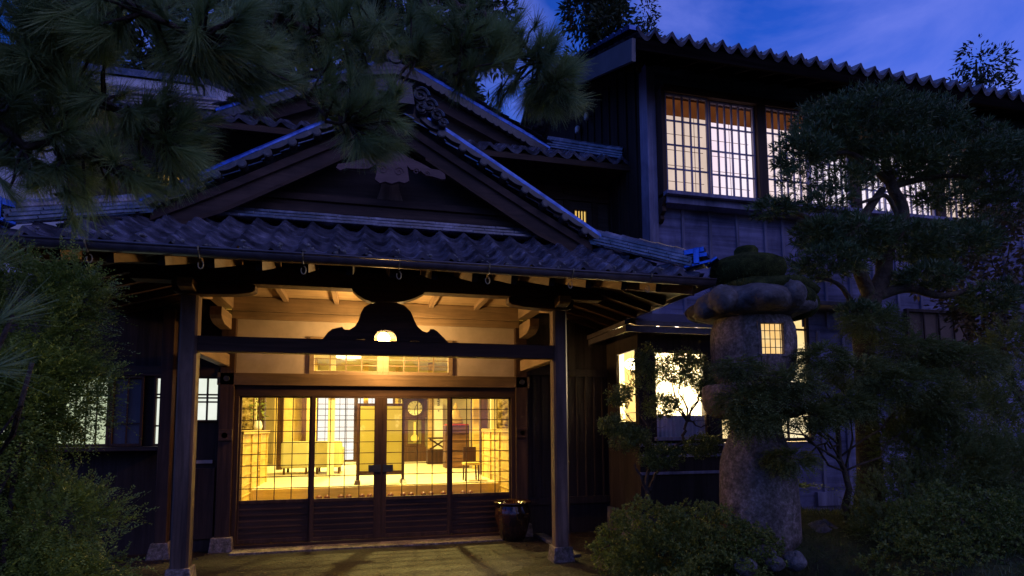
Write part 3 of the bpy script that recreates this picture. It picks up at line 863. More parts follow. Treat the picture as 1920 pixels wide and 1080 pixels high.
# walls beside the doors
b = MB()
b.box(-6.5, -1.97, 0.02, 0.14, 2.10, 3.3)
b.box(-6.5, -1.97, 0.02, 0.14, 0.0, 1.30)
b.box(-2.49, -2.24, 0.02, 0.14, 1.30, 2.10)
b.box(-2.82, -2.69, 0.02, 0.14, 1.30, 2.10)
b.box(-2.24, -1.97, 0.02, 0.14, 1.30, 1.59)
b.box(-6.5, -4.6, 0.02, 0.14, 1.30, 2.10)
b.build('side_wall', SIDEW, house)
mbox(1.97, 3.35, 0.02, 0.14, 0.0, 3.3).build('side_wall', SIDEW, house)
b = MB()
for k in range(9):
    b.box(2.06 + k * .13, 2.09 + k * .13, -0.005, 0.018, 0.5, 2.2)
b.box(1.98, 3.2, -0.02, 0.018, 2.2, 2.3)
b.box(1.98, 3.2, -0.02, 0.018, 0.4, 0.5)
b.build('slatted_screen', SIDEW, house, bevel=0.003)
po = mbox(-2.55, -2.42, -0.33, -0.20, 0.17, 2.9).build('corner_post', MW['z'], house, bevel=0.006)
MB().taper(-2.485, -0.265, -0.02, 0.18, 0.13, 0.09).build('stone_base', STONE, po, bevel=0.006)
mbox(-6.5, -2.56, -0.30, 0.018, 1.23, 1.278).build('ledge', MW['x'], house, bevel=0.004)
mbox(-6.5, -1.98, -0.06, 0.018, 2.122, 2.24).build('wall_rail', MW['x'], house, bevel=0.004)
mbox(-2.38, -2.0, -0.02, 0.018, 0.15, 1.0).build('notice_board', MW['z'], house, bevel=0.004)
mbox(-2.21, -2.03, -0.035, -0.021, 1.06, 1.10).build('name_plate', rough_mat('pale_plate', [(0.3, (0.3, 0.28, 0.28)), (0.7, (0.4, 0.38, 0.38))], 8), house)
PALE = emit_mat('pale_lit_paper', [(0.3, (0.50, 0.60, 0.34)), (0.6, (0.72, 0.80, 0.56)), (0.75, (0.85, 0.9, 0.72))], 0.95, 1.3)
BRIGHT = emit_mat('bright_lit_paper', [(0.3, (0.72, 0.80, 0.62)), (0.7, (0.95, 0.98, 0.9))], 1.0, 1.5)
DIMP = rough_mat('dim_paper', [(0.3, (0.10, 0.10, 0.11)), (0.7, (0.16, 0.15, 0.16))], 2)
def lit_window(x0, x1, z0, z1, y, nx, zs, mat, parent, fr=0.03, name='window', wmat=None, bar=0.012, back=0.05, xs=None):
    y = y - 0.045
    wmat = wmat or MW['z']
    b = MB()
    b.box(x0, x0 + fr, y, y + 0.06, z0, z1)
    b.box(x1 - fr, x1, y, y + 0.06, z0, z1)
    b.box(x0 + fr, x1 - fr, y, y + 0.06, z0, z0 + fr)
    b.box(x0 + fr, x1 - fr, y, y + 0.06, z1 - fr, z1)
    w = b.build(name, wmat, parent, bevel=0.003)
    lb = MB()
    for x in (xs if xs else [x0 + fr + (x1 - x0 - 2 * fr) * k / nx for k in range(1, nx)]):
        lb.box(x - bar / 2, x + bar / 2, y + 0.012, y + 0.034, z0 + fr, z1 - fr)
    for z in zs:
        lb.box(x0 + fr, x1 - fr, y + 0.014, y + 0.032, z - bar / 2, z + bar / 2)
    if lb.v:
        lb.build('lattice', wmat, w)
    mbox(x0 + fr, x1 - fr, y + back, y + back + 0.006, z0 + fr, z1 - fr).build('paper_pane', mat, w)
    return w
lit_window(-2.25, -1.975, 1.57, 2.12, 0.0, 2, (1.86, 1.81, 1.90), BRIGHT, house, 0.02, bar=0.02)
lit_window(-2.70, -2.48, 1.28, 2.12, 0.0, 2, (1.90, 1.86, 1.52), BRIGHT, house, 0.025, bar=0.02)
lit_window(-3.16, -2.81, 1.28, 2.12, 0.0, 2, (1.55,), DIMP, house, 0.03)
lit_window(-3.77, -3.165, 1.28, 2.12, 0.0, 5, (1.88,), PALE, house, 0.03)
lit_window(-4.62, -3.775, 1.28, 2.12, 0.0, 5, (1.88,), PALE, house, 0.03)
# upper storey wall under the rear gable
UPW = wood('upper_wall_wood', (0.10, 0.07, 0.05), 'x')
b = MB()
b.box(-4.1, 4.0, 1.0, 1.15, 3.0, 4.82)
b.box(-4.1, -3.25, 1.0, 1.15, 4.82, 5.06)
b.box(-2.72, 3.07, 1.0, 1.15, 4.82, 5.06)
b.box(3.31, 4.0, 1.0, 1.15, 4.82, 5.06)
b.box(-4.1, 4.0, 1.0, 1.15, 5.06, 6.0)
b.box(-4.1, -3.95, 1.15, 8, 3.0, 6.0)
b.build('upper_wall', UPW, house)
b = MB()
for x in (-3.95, -3.4, -2.6, -1.8, 1.8, 2.5, 2.95, 3.45):
    b.box(x - .05, x + .05, 0.965, 0.998, 3.3, 5.5)
b.box(-4.1, 4.0, 0.95, 0.998, 4.55, 4.66)
b.box(-4.1, 4.0, 0.955, 0.998, 5.2, 5.3)
b.build('upper_framing', MW['x'], house, bevel=0.004)
AMBER = emit_mat('amber_lit_paper', [(0.3, (0.9, 0.50, 0.09)), (0.7, (1.0, 0.68, 0.2))], 0.9, 3)
lit_window(-3.25, -2.72, 4.82, 5.06, 1.0, 8, (4.94,), AMBER, house, 0.02, bar=0.03)
lit_window(3.07, 3.31, 4.82, 5.06, 1.0, 4, (), AMBER, house, 0.02, bar=0.02)
# rear roof: gable over a skirt
b = MB()
gx = 0.14
tiles(b, (gx - 3.6, 0.15, 5.56), (1, 0, 0), (0, 1, .5), 7.2, 5, 0.26, 0.2, lambda s: (s, 7.2 - s), amp=0.046, step=0.03, res=10)
for s in (-1, 1):
    def lim2(q):
        xx = 3.55 - q * 0.885
        return (0.62 if xx < 2.6 else max(0, 3.55 - xx), 7.6)
    tiles(b, (gx + s * 3.6, 0.2, 5.56), (0, 1, 0), (-s, 0, 0.48), 7.6, 20, 0.26, 0.2, lim2, amp=0.036, step=0.028, res=6)
rr_ = b.build('rear_roof', TILE, house, smooth=True, fix=False)
b = MB()
b.add([(gx - 3.55, 0.18, 5.50), (gx + 3.55, 0.18, 5.50), (gx + 2.6, 1.0, 5.92), (gx - 2.6, 1.0, 5.92), (gx - 3.55, 0.18, 5.53), (gx + 3.55, 0.18, 5.53), (gx + 2.6, 1.0, 5.95), (gx - 2.6, 1.0, 5.95)],
      [(0, 3, 2, 1), (4, 5, 6, 7), (0, 1, 5, 4), (1, 2, 6, 5), (2, 3, 7, 6), (3, 0, 4, 7)])
for s in (-1, 1):
    vs = [(gx + s * 3.55, 0.18, 5.50), (gx + s * 3.55, 7.8, 5.50), (gx, 7.8, 7.1), (gx, 0.9, 7.1), (gx + s * 2.6, 0.9, 5.94)]
    vs += [(x, y, z + 0.03) for x, y, z in vs]
    b.add(vs, [(0, 1, 2, 3, 4), (5, 6, 7, 8, 9)] + [(i, (i + 1) % 5, (i + 1) % 5 + 5, i + 5) for i in range(5)])
b.box(gx - 3.6, gx + 3.6, 0.15, 0.18, 5.42, 5.50)
b.build('eave_boarding', MW['x'], rr_)
b = MB()
for i in range(-9, 10):
    x = gx + i * 0.36
    b.beam((x, 0.22, 5.46), (x, 1.0, 5.85), 0.05, 0.06)
b.build('eave_rafters', MW['y'], rr_)
for s in (-1, 1):
    b = MB()
    vz2 = lambda x: 7.13 - 0.475 * x
    for i in range(10):
        x0, x1 = 0.3 + i * 0.215, 0.3 + (i + 1) * 0.215
        b.tube([(gx + s * x0, 0.80, vz2(x0)), (gx + s * (x1 + .02), 0.80, vz2(x1) - 0.006)], [0.045, 0.05], 10)
    vr = b.build('verge_roll', TILEB, rr_)
    b = MB()
    for i in range(10):
        x0, x1 = 0.3 + i * 0.215, 0.3 + (i + 1) * 0.215
        top = [(gx + s * (x0 + (x1 - x0) * k / 6), vz2(x0 + (x1 - x0) * k / 6) - 0.04) for k in range(7)]
        bot = [(gx + s * (x0 + (x1 - x0) * k / 6), vz2(x0 + (x1 - x0) * k / 6) - 0.13 - 0.04 * math.sin(PI * k / 6)) for k in range(7)]
        b.prism(top + bot[::-1], 0.74, 0.80, 'y')
        b.tube([(gx + s * x1, 0.72, vz2(x1) - 0.13), (gx + s * x1, 0.80, vz2(x1) - 0.13)], 0.05, 12)
    b.build('verge_drop_tile', DROP, vr)
    bb = [(gx, 6.95), (gx + s * 2.5, 5.80), (gx + s * 2.3, 5.72), (gx, 6.72)]
    MB().prism(bb, 0.86, 0.92, 'y').build('barge_board', GABW, rr_)
    hb = MB()
    for k in range(3):
        hb.beam((gx + s * 3.5, 0.25, 5.63 + .045 * k), (gx + s * 2.5, 0.95, 6.04 + .045 * k), 0.20 - .03 * k, 0.026)
    hb.tube([(gx + s * 3.5, 0.25, 5.78), (gx + s * 2.5, 0.95, 6.19)], 0.055, 10)
    hb.build('hip_ridge', TILE, rr_)
MB().prism([(gx - 2.5, 5.9), (gx + 2.5, 5.9), (gx, 7.05)], 1.02, 1.06, 'y').build('gable_wall', UPW, rr_)
mbox(gx - .12, gx + .12, 0.8, 7.8, 7.1, 7.22).build('ridge', DROP, rr_)

# ------------------------------------------------------------------ white storehouse behind on the left
kura = thing('storehouse', 'white plastered storehouse with boxed eaves behind the pine', 'storehouse', (-7, 6, 0))
mbox(-12, -3.95, 5.2, 11, 0, 8.2).build('wall', WHITEP, kura)
b = MB()
b.box(-12.2, -3.62, 4.75, 5.198, 7.98, 8.16)
b.box(-12.2, -3.50, 4.55, 5.6, 8.17, 8.36)
b.box(-3.948, -3.75, 5.2, 11, 7.8, 8.0)
b.build('eave_cornice', WHITEP, kura, bevel=0.02)
for s in (0, 1):
    b = MB()
    y0, y1 = (4.5, 8.0) if s == 0 else (11.6, 8.02)
    vs = [(-12.3, y0, 8.37), (-3.46, y0, 8.37), (-3.46, y1, 10.0), (-12.3, y1, 10.0)]
    vs += [(x, y, z + 0.14) for x, y, z in vs]
    b.add(vs, [(0, 3, 2, 1), (4, 5, 6, 7), (0, 1, 5, 4), (1, 2, 6, 5), (2, 3, 7, 6), (3, 0, 4, 7)])
    b.build('roof_slope', TILE, kura)
MB().prism([(5.0, 8.37), (11.2, 8.37), (8.0, 9.95)], -3.96, -3.80, 'x').build('gable_wall', WHITEP, kura)
MB().beam((-3.42, 4.6, 8.30), (-3.42, 8.0, 9.9), 0.08, 0.22).build('verge_board', WHITEP, kura)
annex = thing('annex_building', 'low white walled annex at the far left edge', 'annex', (-6, 2, 0))
mbox(-9, -4.45, 2.0, 5, 0, 6.3).build('wall', WHITEP, annex)
mbox(-4.62, -4.448, 1.93, 1.998, 0, 6.3).build('corner_post', MW['z'], annex)
b = MB()
tiles(b, (-9.2, 1.2, 6.25), (1, 0, 0), (0, 1, .45), 5.0, 10, 0.26, 0.2, lambda s: (0, 5.0), res=6)
b.build('roof', TILE, annex, smooth=True, fix=False)

# ------------------------------------------------------------------ two-storey wing on the right
wing = thing('two_storey_wing', 'two storey board clad wing with a row of lit shoji windows upstairs', 'building', (7, 1, 0))
b = MB()
b.box(3.67, 14, -0.50, -0.38, 2.9, 4.76)
b.box(3.67, 14, -0.50, -0.38, 6.26, 6.75)
b.box(9.62, 14, -0.50, -0.38, 4.76, 6.26)
b.box(4.40, 4.60, -0.50, -0.38, 0.0, 2.9)
b.box(6.22, 14, -0.50, -0.38, 0.0, 2.9)
b.box(4.60, 6.22, -0.50, -0.38, 0.0, 1.24)
b.build('front_wall', WINGW, wing)
b = MB()
for x in [4.19, 4.632, 5.083, 5.56, 5.86, 6.14] + [6.59 + .45 * k for k in range(16)]:
    b.box(x - 0.022, x + 0.022, -0.532, -0.502, 2.95, 4.62)
for x in [6.4, 6.85, 7.3, 7.75, 8.2, 8.65, 9.1, 9.55, 10.0, 10.6, 11.2]:
    b.box(x - 0.025, x + 0.025, -0.532, -0.502, 0.5, 2.9)
b.build('wall_batten', WINGB, wing, bevel=0.003)
mbox(3.66, 3.80, -0.54, -0.30, 2.9, 6.7).build('corner_post', WINGB, wing, bevel=0.005)
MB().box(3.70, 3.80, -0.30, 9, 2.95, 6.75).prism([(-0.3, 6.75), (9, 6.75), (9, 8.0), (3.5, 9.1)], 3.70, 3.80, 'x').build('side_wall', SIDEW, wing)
b = MB()
for k in range(26):
    y = -0.12 + k * 0.33
    b.box(3.672, 3.698, y - 0.02, y + 0.02, 2.9, 7.2)
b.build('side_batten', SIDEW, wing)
b = MB()
b.box(6.23, 14, -0.56, -0.502, 0.30, 0.5)
b.box(6.23, 14, -0.515, -0.502, 0.0, 0.30)
b.build('wall_skirting', WINGB, wing)
# upper window bay
mbox(3.80, 9.66, -0.80, -0.502, 4.70, 4.755).build('window_sill', WINGB, wing, bevel=0.005)
mbox(3.84, 9.62, -0.72, -0.502, 4.60, 4.698).build('sill_board', WINGB, wing, bevel=0.005)
mbox(3.84, 9.62, -0.70, -0.502, 6.25, 6.36).build('window_head', MW['x'], wing, bevel=0.005)
for sx in (3.80, 9.60):
    MB().prism([(-0.70, 6.3), (-0.502, 6.3), (-0.502, 4.36), (-0.55, 4.36), (-0.60, 4.40), (-0.585, 4.46), (-0.66, 4.50), (-0.645, 4.57), (-0.70, 4.64)], sx, sx + 0.062, 'x').build('bay_cheek', MW['z'], wing, bevel=0.004)
def shoji(name, c0, c1, st, sc=(1, 1, 0.35)):
    return emit_mat(name, [(0.3, c0), (0.6, c1)], st, 1.6, sc, 5)
SH = [shoji('peach_shoji', (0.66, 0.49, 0.40), (0.86, 0.67, 0.58), 0.9), shoji('white_shoji', (0.95, 0.72, 0.85), (1.0, 0.88, 1.0), 1.05), shoji('cream_shoji', (0.95, 0.68, 0.62), (1.0, 0.84, 0.9), 1.0),
      shoji('white_shoji_b', (0.9, 0.75, 1.0), (1.0, 0.92, 1.0), 1.0)]
BROWN = emit_mat('lit_ceiling_board', [(0.3, (0.20, 0.055, 0.016)), (0.7, (0.32, 0.10, 0.03))], 0.36, 4)
px = [(3.875, 4.575), (4.615, 5.375), (5.525, 6.26), (6.31, 7.04), (7.19, 7.92), (7.97, 8.68), (8.82, 9.56)]
for i, (x0, x1) in enumerate(px):
    yy = -0.66 if i % 2 == 0 else -0.62
    b = MB()
    fr = 0.028
    z0, z1 = 4.757, 6.248
    b.box(x0, x0 + fr, yy, yy + 0.04, z0, z1)
    b.box(x1 - fr, x1, yy, yy + 0.04, z0, z1)
    b.box(x0 + fr, x1 - fr, yy, yy + 0.04, z0, z0 + 0.05)
    b.box(x0 + fr, x1 - fr, yy, yy + 0.04, z1 - 0.03, z1)
    w = b.build('shoji_window', WINGB, wing, bevel=0.003)
    lb = MB()
    for k in range(1, 5 if i == 0 else 6):
        n = 5 if i == 0 else 6
        x = x0 + fr + (x1 - x0 - 2 * fr) * k / n
        lb.box(x - 0.011, x + 0.011, yy + 0.006, yy + 0.03, z0 + 0.05, z1 - 0.03)
    for z in (5.135, 5.49, 5.85):
        lb.box(x0 + fr, x1 - fr, yy + 0.010, yy + 0.028, z - 0.011, z + 0.011)
    lb.build('bars', WINGB, w)
    pz = 5.99
    mbox(x0 - 0.02, x1 + 0.09, yy + 0.13, yy + 0.135, z0, pz).build('paper_screen', SH[(0, 1, 2, 3, 3, 1, 0)[i]], w)
    mbox(x0 - .02, x1 + .09, yy + 0.138, yy + 0.142, pz - 0.02, z1).build('curtain_rail_board', BROWN, w)
    sb = MB()
    for z in (5.0, 5.24, 5.47, 5.71):
        sb.box(x0 + fr, x1 - fr, yy + 0.122, yy + 0.129, z - 0.003, z + 0.003)
    for k in range(1, 4):
        x = x0 + fr + (x1 - x0 - 2 * fr) * (k / 4 + 0.04)
        sb.box(x - 0.003, x + 0.003, yy + 0.1225, yy + 0.1285, z0, pz)
    sb.build('screen_ribs', rough_mat('screen_rib', [(0.3, (0.3, 0.16, 0.1)), (0.7, (0.4, 0.22, 0.14))], 8, 0.8, 0) if i == 0 else bpy.data.materials['screen_rib'], w)
for x0, x1 in ((5.378, 5.522), (7.043, 7.187), (8.683, 8.817)):
    mbox(x0, x1, -0.69, -0.52, 4.757, 6.248).build('window_post', MW['z'], wing, bevel=0.005)
# roof: corrugated tile courses, deep boarded eave
b = MB()
tiles(b, (3.08, -1.42, 6.50), (1, 0, 0), (0, 1, .43), 11.5, 26, 0.245, 0.21, lambda s: (0, 11.5), amp=0.062, step=0.035, res=12, lip=0.0)
rf = b.build('roof', TILE, wing, smooth=True, fix=False)
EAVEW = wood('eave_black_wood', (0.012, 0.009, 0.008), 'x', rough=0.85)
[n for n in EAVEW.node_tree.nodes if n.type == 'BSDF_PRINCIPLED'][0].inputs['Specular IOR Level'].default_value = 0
MB().add([(3.1, -1.36, 6.44), (14.5, -1.36, 6.44), (14.5, 3.6, 8.57), (3.1, 3.6, 8.57), (3.1, -1.36, 6.47), (14.5, -1.36, 6.47), (14.5, 3.6, 8.60), (3.1, 3.6, 8.60)],
         [(0, 3, 2, 1), (4, 5, 6, 7), (0, 1, 5, 4), (1, 2, 6, 5), (2, 3, 7, 6), (3, 0, 4, 7)]).build('eave_boarding', EAVEW, rf)
MB().add([(3.1, 3.62, 8.6), (14.5, 3.62, 8.6), (14.5, 9, 6.4), (3.1, 9, 6.4), (3.1, 3.62, 8.66), (14.5, 3.62, 8.66), (14.5, 9, 6.46), (3.1, 9, 6.46)],
         [(0, 3, 2, 1), (4, 5, 6, 7), (0, 1, 5, 4), (1, 2, 6, 5), (2, 3, 7, 6), (3, 0, 4, 7)]).build('rear_slope', TILE, rf)
mbox(3.1, 14.5, -1.40, -1.365, 6.30, 6.46).build('eave_fascia', EAVEW, rf)
b = MB()
for i in range(28):
    x = 3.3 + i * 0.4
    b.beam((x, -1.35, 6.385), (x, -0.4, 6.79), 0.05, 0.08)
b.build('eave_rafters', EAVEW, rf)
MB().prism([(-1.38, 6.46), (3.6, 8.60), (3.6, 8.25), (-1.36, 6.16)], 3.04, 3.095, 'x').build('verge_board', rough_mat('verge_metal', [(0.3, (0.10, 0.10, 0.12)), (0.7, (0.16, 0.16, 0.18))], 3, 0.35, 0.1), rf)
b = MB()
for k in range(22):
    y = -1.44 + k * 0.23
    z = 6.60 + (y + 1.42) * .43
    b.prism([(y, z - .06), (y + 0.25, z + 0.05), (y + 0.25, z + 0.09), (y + .05, z + 0.04), (y, z - 0.01)], 2.98, 3.14, 'x')
b.build('verge_tile', TILEB, rf)

# ground floor bay below
b = MB()
b.box(3.2, 4.40, -1.0, -0.93, 2.47, 2.76)
b.box(3.2, 3.42, -1.0, -0.93, 1.30, 2.47)
b.box(4.215, 4.40, -1.0, -0.93, 1.30, 2.47)
b.box(3.2, 4.40, -1.0, -0.93, 0.35, 1.30)
b.box(4.36, 4.40, -0.93, -0.505, 0.35, 2.85)
b.box(3.2, 3.25, -0.93, -0.90, 0.35, 2.76)
b.box(3.2, 3.25, -0.90, -0.31, 2.48, 2.76)
b.box(3.2, 3.25, -0.90, -0.31, 0.35, 1.54)
bay = b.build('bay_wall', SIDEW, wing)
mbox(3.2, 3.25, -0.31, 2.2, 0.35, 2.9).build('bay_side', SIDEW, wing)
b = MB()
for zt in (1.22, 1.08, 0.86):
    b.box(3.19, 4.41, -1.03, -1.002, zt, zt + 0.035)
b.box(3.40, 4.24, -1.06, -1.002, 1.295, 1.34)
b.build('bay_trim', WINGB, bay, bevel=0.003)
mbox(3.16, 4.42, -1.04, 2.2, -0.02, 0.345).build('foundation', ROCK, bay, bevel=0.01)
b = MB()
b.add([(3.05, -1.28, 2.74), (4.55, -1.28, 2.74), (4.55, -0.52, 3.0), (3.05, -0.52, 3.0), (3.05, -1.28, 2.80), (4.55, -1.28, 2.80), (4.55, -0.52, 3.06), (3.05, -0.52, 3.06)],
      [(0, 3, 2, 1), (4, 5, 6, 7), (0, 1, 5, 4), (1, 2, 6, 5), (2, 3, 7, 6), (3, 0, 4, 7)])
b.add([(2.9, -1.28, 2.74), (3.69, -0.5, 3.04), (3.69, 2.4, 3.04), (2.9, 2.4, 2.74), (2.9, -1.28, 2.80), (3.69, -0.5, 3.10), (3.69, 2.4, 3.10), (2.9, 2.4, 2.80)],
      [(0, 3, 2, 1), (4, 5, 6, 7), (0, 1, 5, 4), (1, 2, 6, 5), (2, 3, 7, 6), (3, 0, 4, 7)])
b.box(2.92, 4.52, -1.26, -1.22, 2.66, 2.738)
b.box(2.92, 2.96, -1.22, 2.3, 2.66, 2.738)
for i in range(5):
    b.beam((3.15 + i * .3, -1.2, 2.70), (3.15 + i * .3, -0.6, 2.88), 0.04, 0.05)
b.build('bay_roof', COPPER, bay)
ww = MB()
for a0, a1, c0, c1 in ((3.42, 3.455, 1.34, 2.47), (4.18, 4.215, 1.34, 2.47), (3.455, 4.18, 2.44, 2.47)):
    ww.box(a0, a1, -0.985, -0.945, c0, c1)
bw = ww.build('bay_window', MW['z'], bay)
mbox(3.455, 4.18, -0.966, -0.962, 1.34, 2.44).build('pane', GLASS, bw)
mbox(3.222, 3.226, -0.90, -0.31, 1.54, 2.48).build('pane', GLASS, bw)
sheer = bpy.data.materials.new('sheer_curtain')
sheer.use_nodes = True
t = sheer.node_tree
t.nodes.clear()
o_ = N(t, 'ShaderNodeOutputMaterial'); tr = N(t, 'ShaderNodeBsdfTranslucent'); df = N(t, 'ShaderNodeBsdfDiffuse'); mx = N(t, 'ShaderNodeMixShader')
tr.inputs['Color'].default_value = (0.9, 0.86, 0.7, 1); df.inputs['Color'].default_value = (0.75, 0.74, 0.7, 1); mx.inputs['Fac'].default_value = 0.35
t.links.new(tr.outputs[0], mx.inputs[1]); t.links.new(df.outputs[0], mx.inputs[2]); t.links.new(mx.outputs[0], o_.inputs['Surface'])
def curtain(x0, x1, y, z0, z1, amp=0.018, folds=9):
    n = folds * 8
    vs = [(x0 + (x1 - x0) * i / n, y + amp * math.sin(i / 8 * 2 * PI) + 0.3 * amp * math.sin(i * 1.3), z) for z in (z0, (z0 + z1) / 2, z1) for i in range(n + 1)]
    return MB().add(vs, [(j * (n + 1) + i, j * (n + 1) + i + 1, (j + 1) * (n + 1) + i + 1, (j + 1) * (n + 1) + i) for j in range(2) for i in range(n)])
tag(curtain(3.46, 4.18, -0.86, 1.42, 2.46).build('sheer_curtain', sheer, None, smooth=True), 'white sheer curtain glowing behind the bay window glass', 'curtain')
tag(curtain(3.44, 4.20, -0.915, 1.30, 1.62, 0.012, 12).build('cafe_curtain', rough_mat('blue_cloth', [(0.3, (0.30, 0.36, 0.55)), (0.7, (0.45, 0.5, 0.7))], 4, 0.9, 0.1), None, smooth=True), 'short pale blue curtain along the bottom of the bay window', 'curtain')
# room behind the bay
b = MB()
b.box(3.26, 6.6, 1.6, 1.65, 0.3, 2.95)
b.box(6.6, 6.65, -0.36, 1.65, 0.3, 2.95)
b.box(3.26, 6.6, -0.36, 1.6, 2.90, 2.95)
b.box(3.26, 6.6, -0.36, 1.6, 0.3, 0.36)
b.box(3.26, 4.34, -0.92, -0.36, 2.63, 2.66)
b.build('room_lining', CREAM, bay)
rl = thing('pendant_lamp', 'round white globe lamp seen through the side pane of the bay', 'lamp', (3.75, 0.35, 2.9))
MB().tube([(3.75, 0.35, 2.9), (3.75, 0.35, 2.5)], 0.006, 5).build('cord', IRON, rl)
MB().ball((3.75, 0.35, 2.43), 0.11, 0.11, 0.09, 16, 10).build('lamp_globe', emit_mat('globe_glow', [(0.3, (1, 0.82, 0.5)), (0.7, (1, 0.86, 0.56))], 9), rl, smooth=True)
ld = bpy.data.lights.new('bay_room_light', 'POINT'); ld.energy = 720; ld.color = (1, 0.80, 0.46); ld.shadow_soft_size = 0.1
lo = bpy.data.objects.new('bay_room_light', ld); COL.objects.link(lo); lo.location = (4.1, 0.1, 2.3)
# second lower window, behind the lantern
WARMP = emit_mat('warm_lit_paper', [(0.3, (0.95, 0.62, 0.22)), (0.55, (1.0, 0.8, 0.42)), (0.75, (1, 0.9, 0.7))], 1.15, 1.1)
lit_window(4.62, 6.20, 1.25, 3.16, -0.53, 4, (2.9, 2.55), WARMP, wing, 0.05, bar=0.03)
mbox(4.55, 6.8, -0.95, -0.502, 3.20, 3.26).build('window_hood', COPPER, wing, bevel=0.004)
lit_window(8.0, 9.3, 2.3, 3.3, -0.55, 4, (2.8,), rough_mat('dim_screen', [(0.3, (0.15, 0.10, 0.07)), (0.7, (0.24, 0.17, 0.12))], 2), wing, 0.05, bar=0.02)
for k, (lx, p) in enumerate((('topmost white insulator on the dark side wall of the wing', (3.600, 1.659, 7.082)), ('middle white insulator on the dark side wall of the wing', (3.600, 2.134, 7.070)), ('lowest white insulator near the rear roof eave', (3.600, 3.627, 7.526)))):
    t_ = thing('insulator', lx, 'insulator', p, 'insulators on the wing side wall')
    MB().lathe([(0.035, -0.07), (0.05, -0.06), (0.05, 0.03), (0.035, 0.06), (0.02, 0.07)], p, 12).build('porcelain_body', PORC, t_, smooth=True)
    MB().tube([(p[0], p[1], p[2]), (3.69, p[1], p[2])], 0.012, 6).build('bracket_pin', IRON, t_)

# ------------------------------------------------------------------ lobby seen through the doors
ZF = 0.60
lob = thing('lobby_room', 'bright cream walled lobby with a pale floor seen through the doors', 'room', (0, 4, 0))
mbox(-4.2, 4.2, 1.25, 8.2, 0.30, ZF).build('raised_floor', rough_mat('pale_floor', [(0.3, (0.70, 0.62, 0.44)), (0.7, (0.78, 0.70, 0.52))], 3, 0.5, 0.05, 40, 0.001), lob)
mbox(-4.2, 4.2, 1.20, 1.248, 0.30, ZF + 0.004).build('floor_edge', INW, lob)
mbox(-4.2, 4.2, 0.80, 1.196, 0.0, 0.45).build('wooden_step', INW, lob, bevel=0.006)
mbox(-4.2, 4.2, 0.13, 0.80, -0.02, 0.02).build('lower_floor', STONE, lob)
b = MB()
b.box(-4.2, -1.45, 8.2, 8.3, 0.3, 3.2)
b.box(0.55, 4.2, 8.2, 8.3, 0.3, 3.2)
b.box(-1.45, 0.55, 8.2, 8.3, 2.4, 3.2)
b.box(-4.3, -4.2, 0.15, 8.3, 0, 3.2)
b.box(4.2, 4.3, 0.15, 8.3, 0, 3.2)
b.box(-4.2, 4.2, 0.15, 8.3, 3.16, 3.2)
b.build('wall', CREAM, lob)
SHJ = emit_mat('lobby_shoji', [(0.3, (1.0, 0.9, 0.72)), (0.7, (1, 0.97, 0.85))], 1.3, 2)
lit_window(-1.45, -0.45, ZF, 2.4, 8.2, 5, (0.9, 1.2, 1.5, 1.8, 2.1), SHJ, lob, 0.05, 'shoji_panel', INWD, 0.012)
lit_window(-0.45, 0.55, ZF, 2.4, 8.2, 5, (0.9, 1.2, 1.5, 1.8, 2.1), SHJ, lob, 0.05, 'shoji_panel', INWD, 0.012)
for x, y, w, m in ((-0.84, 3.82, 0.12, CREAM), (-0.20, 7.9, 0.12, INW), (-2.02, 3.2, 0.18, INWD), (1.95, 3.0, 0.14, INWD), (2.08, 4.5, 0.14, INW), (-2.5, 6.5, 0.14, INWD), (1.45, 7.6, 0.14, INW), (-1.62, 6.9, 0.10, INWD), (-1.98, 5.6, 0.12, INWD), (2.3, 6.0, 0.12, INWD), (-1.47, 8.1, 0.10, INWD), (0.6, 8.1, 0.08, INW)):
    mbox(x - w / 2, x + w / 2, y - w / 2, y + w / 2, ZF, 3.15).build('pillar', m, lob, bevel=0.005)
mbox(-2.3, -1.35, 7.0, 7.06, ZF, 3.15).build('gold_panel', rough_mat('ochre_wall', [(0.3, (0.5, 0.36, 0.12)), (0.7, (0.62, 0.46, 0.17))], 12, 0.8, 0.2), lob)
# side cupboards faced with slanting boards
for s, lab in ((-1, 'long reception counter of yellow boards at the left of the lobby'), (1, 'yellow board cupboard at the right of the lobby')):
    x = -1.80 if s < 0 else 1.86
    c = thing('counter', lab, 'counter', (x + s * .3, 1.6, 0))
    mbox(x + s * 0.0, x + s * 0.55, 0.45, 2.6, 0.02, 1.40).build('carcass', INW, c)
    mbox(x - s * 0.04, x + s * 0.6, 0.42, 2.65, 1.402, 1.45).build('counter_top', INW, c, bevel=0.006)
    b = MB()
    for k in range(9):
        b.beam((x - s * 0.008, 0.47, 0.15 + k * .14), (x - s * 0.008, 2.58, 0.15 + k * .14), 0.014, 0.012)
    for y in (0.5, 1.2, 1.9, 2.55):
        b.box(x - s * 0.022, x - s * 0.001, y - 0.03, y + 0.03, 0.05, 1.395)
    b.build('panel_rails', INW, c)
FLOR = rough_mat('floral_print', [(0.38, (0.05, 0.035, 0.015)), (0.52, (0.4, 0.3, 0.1)), (0.66, (0.75, 0.65, 0.35))], 13, 0.8, 0)
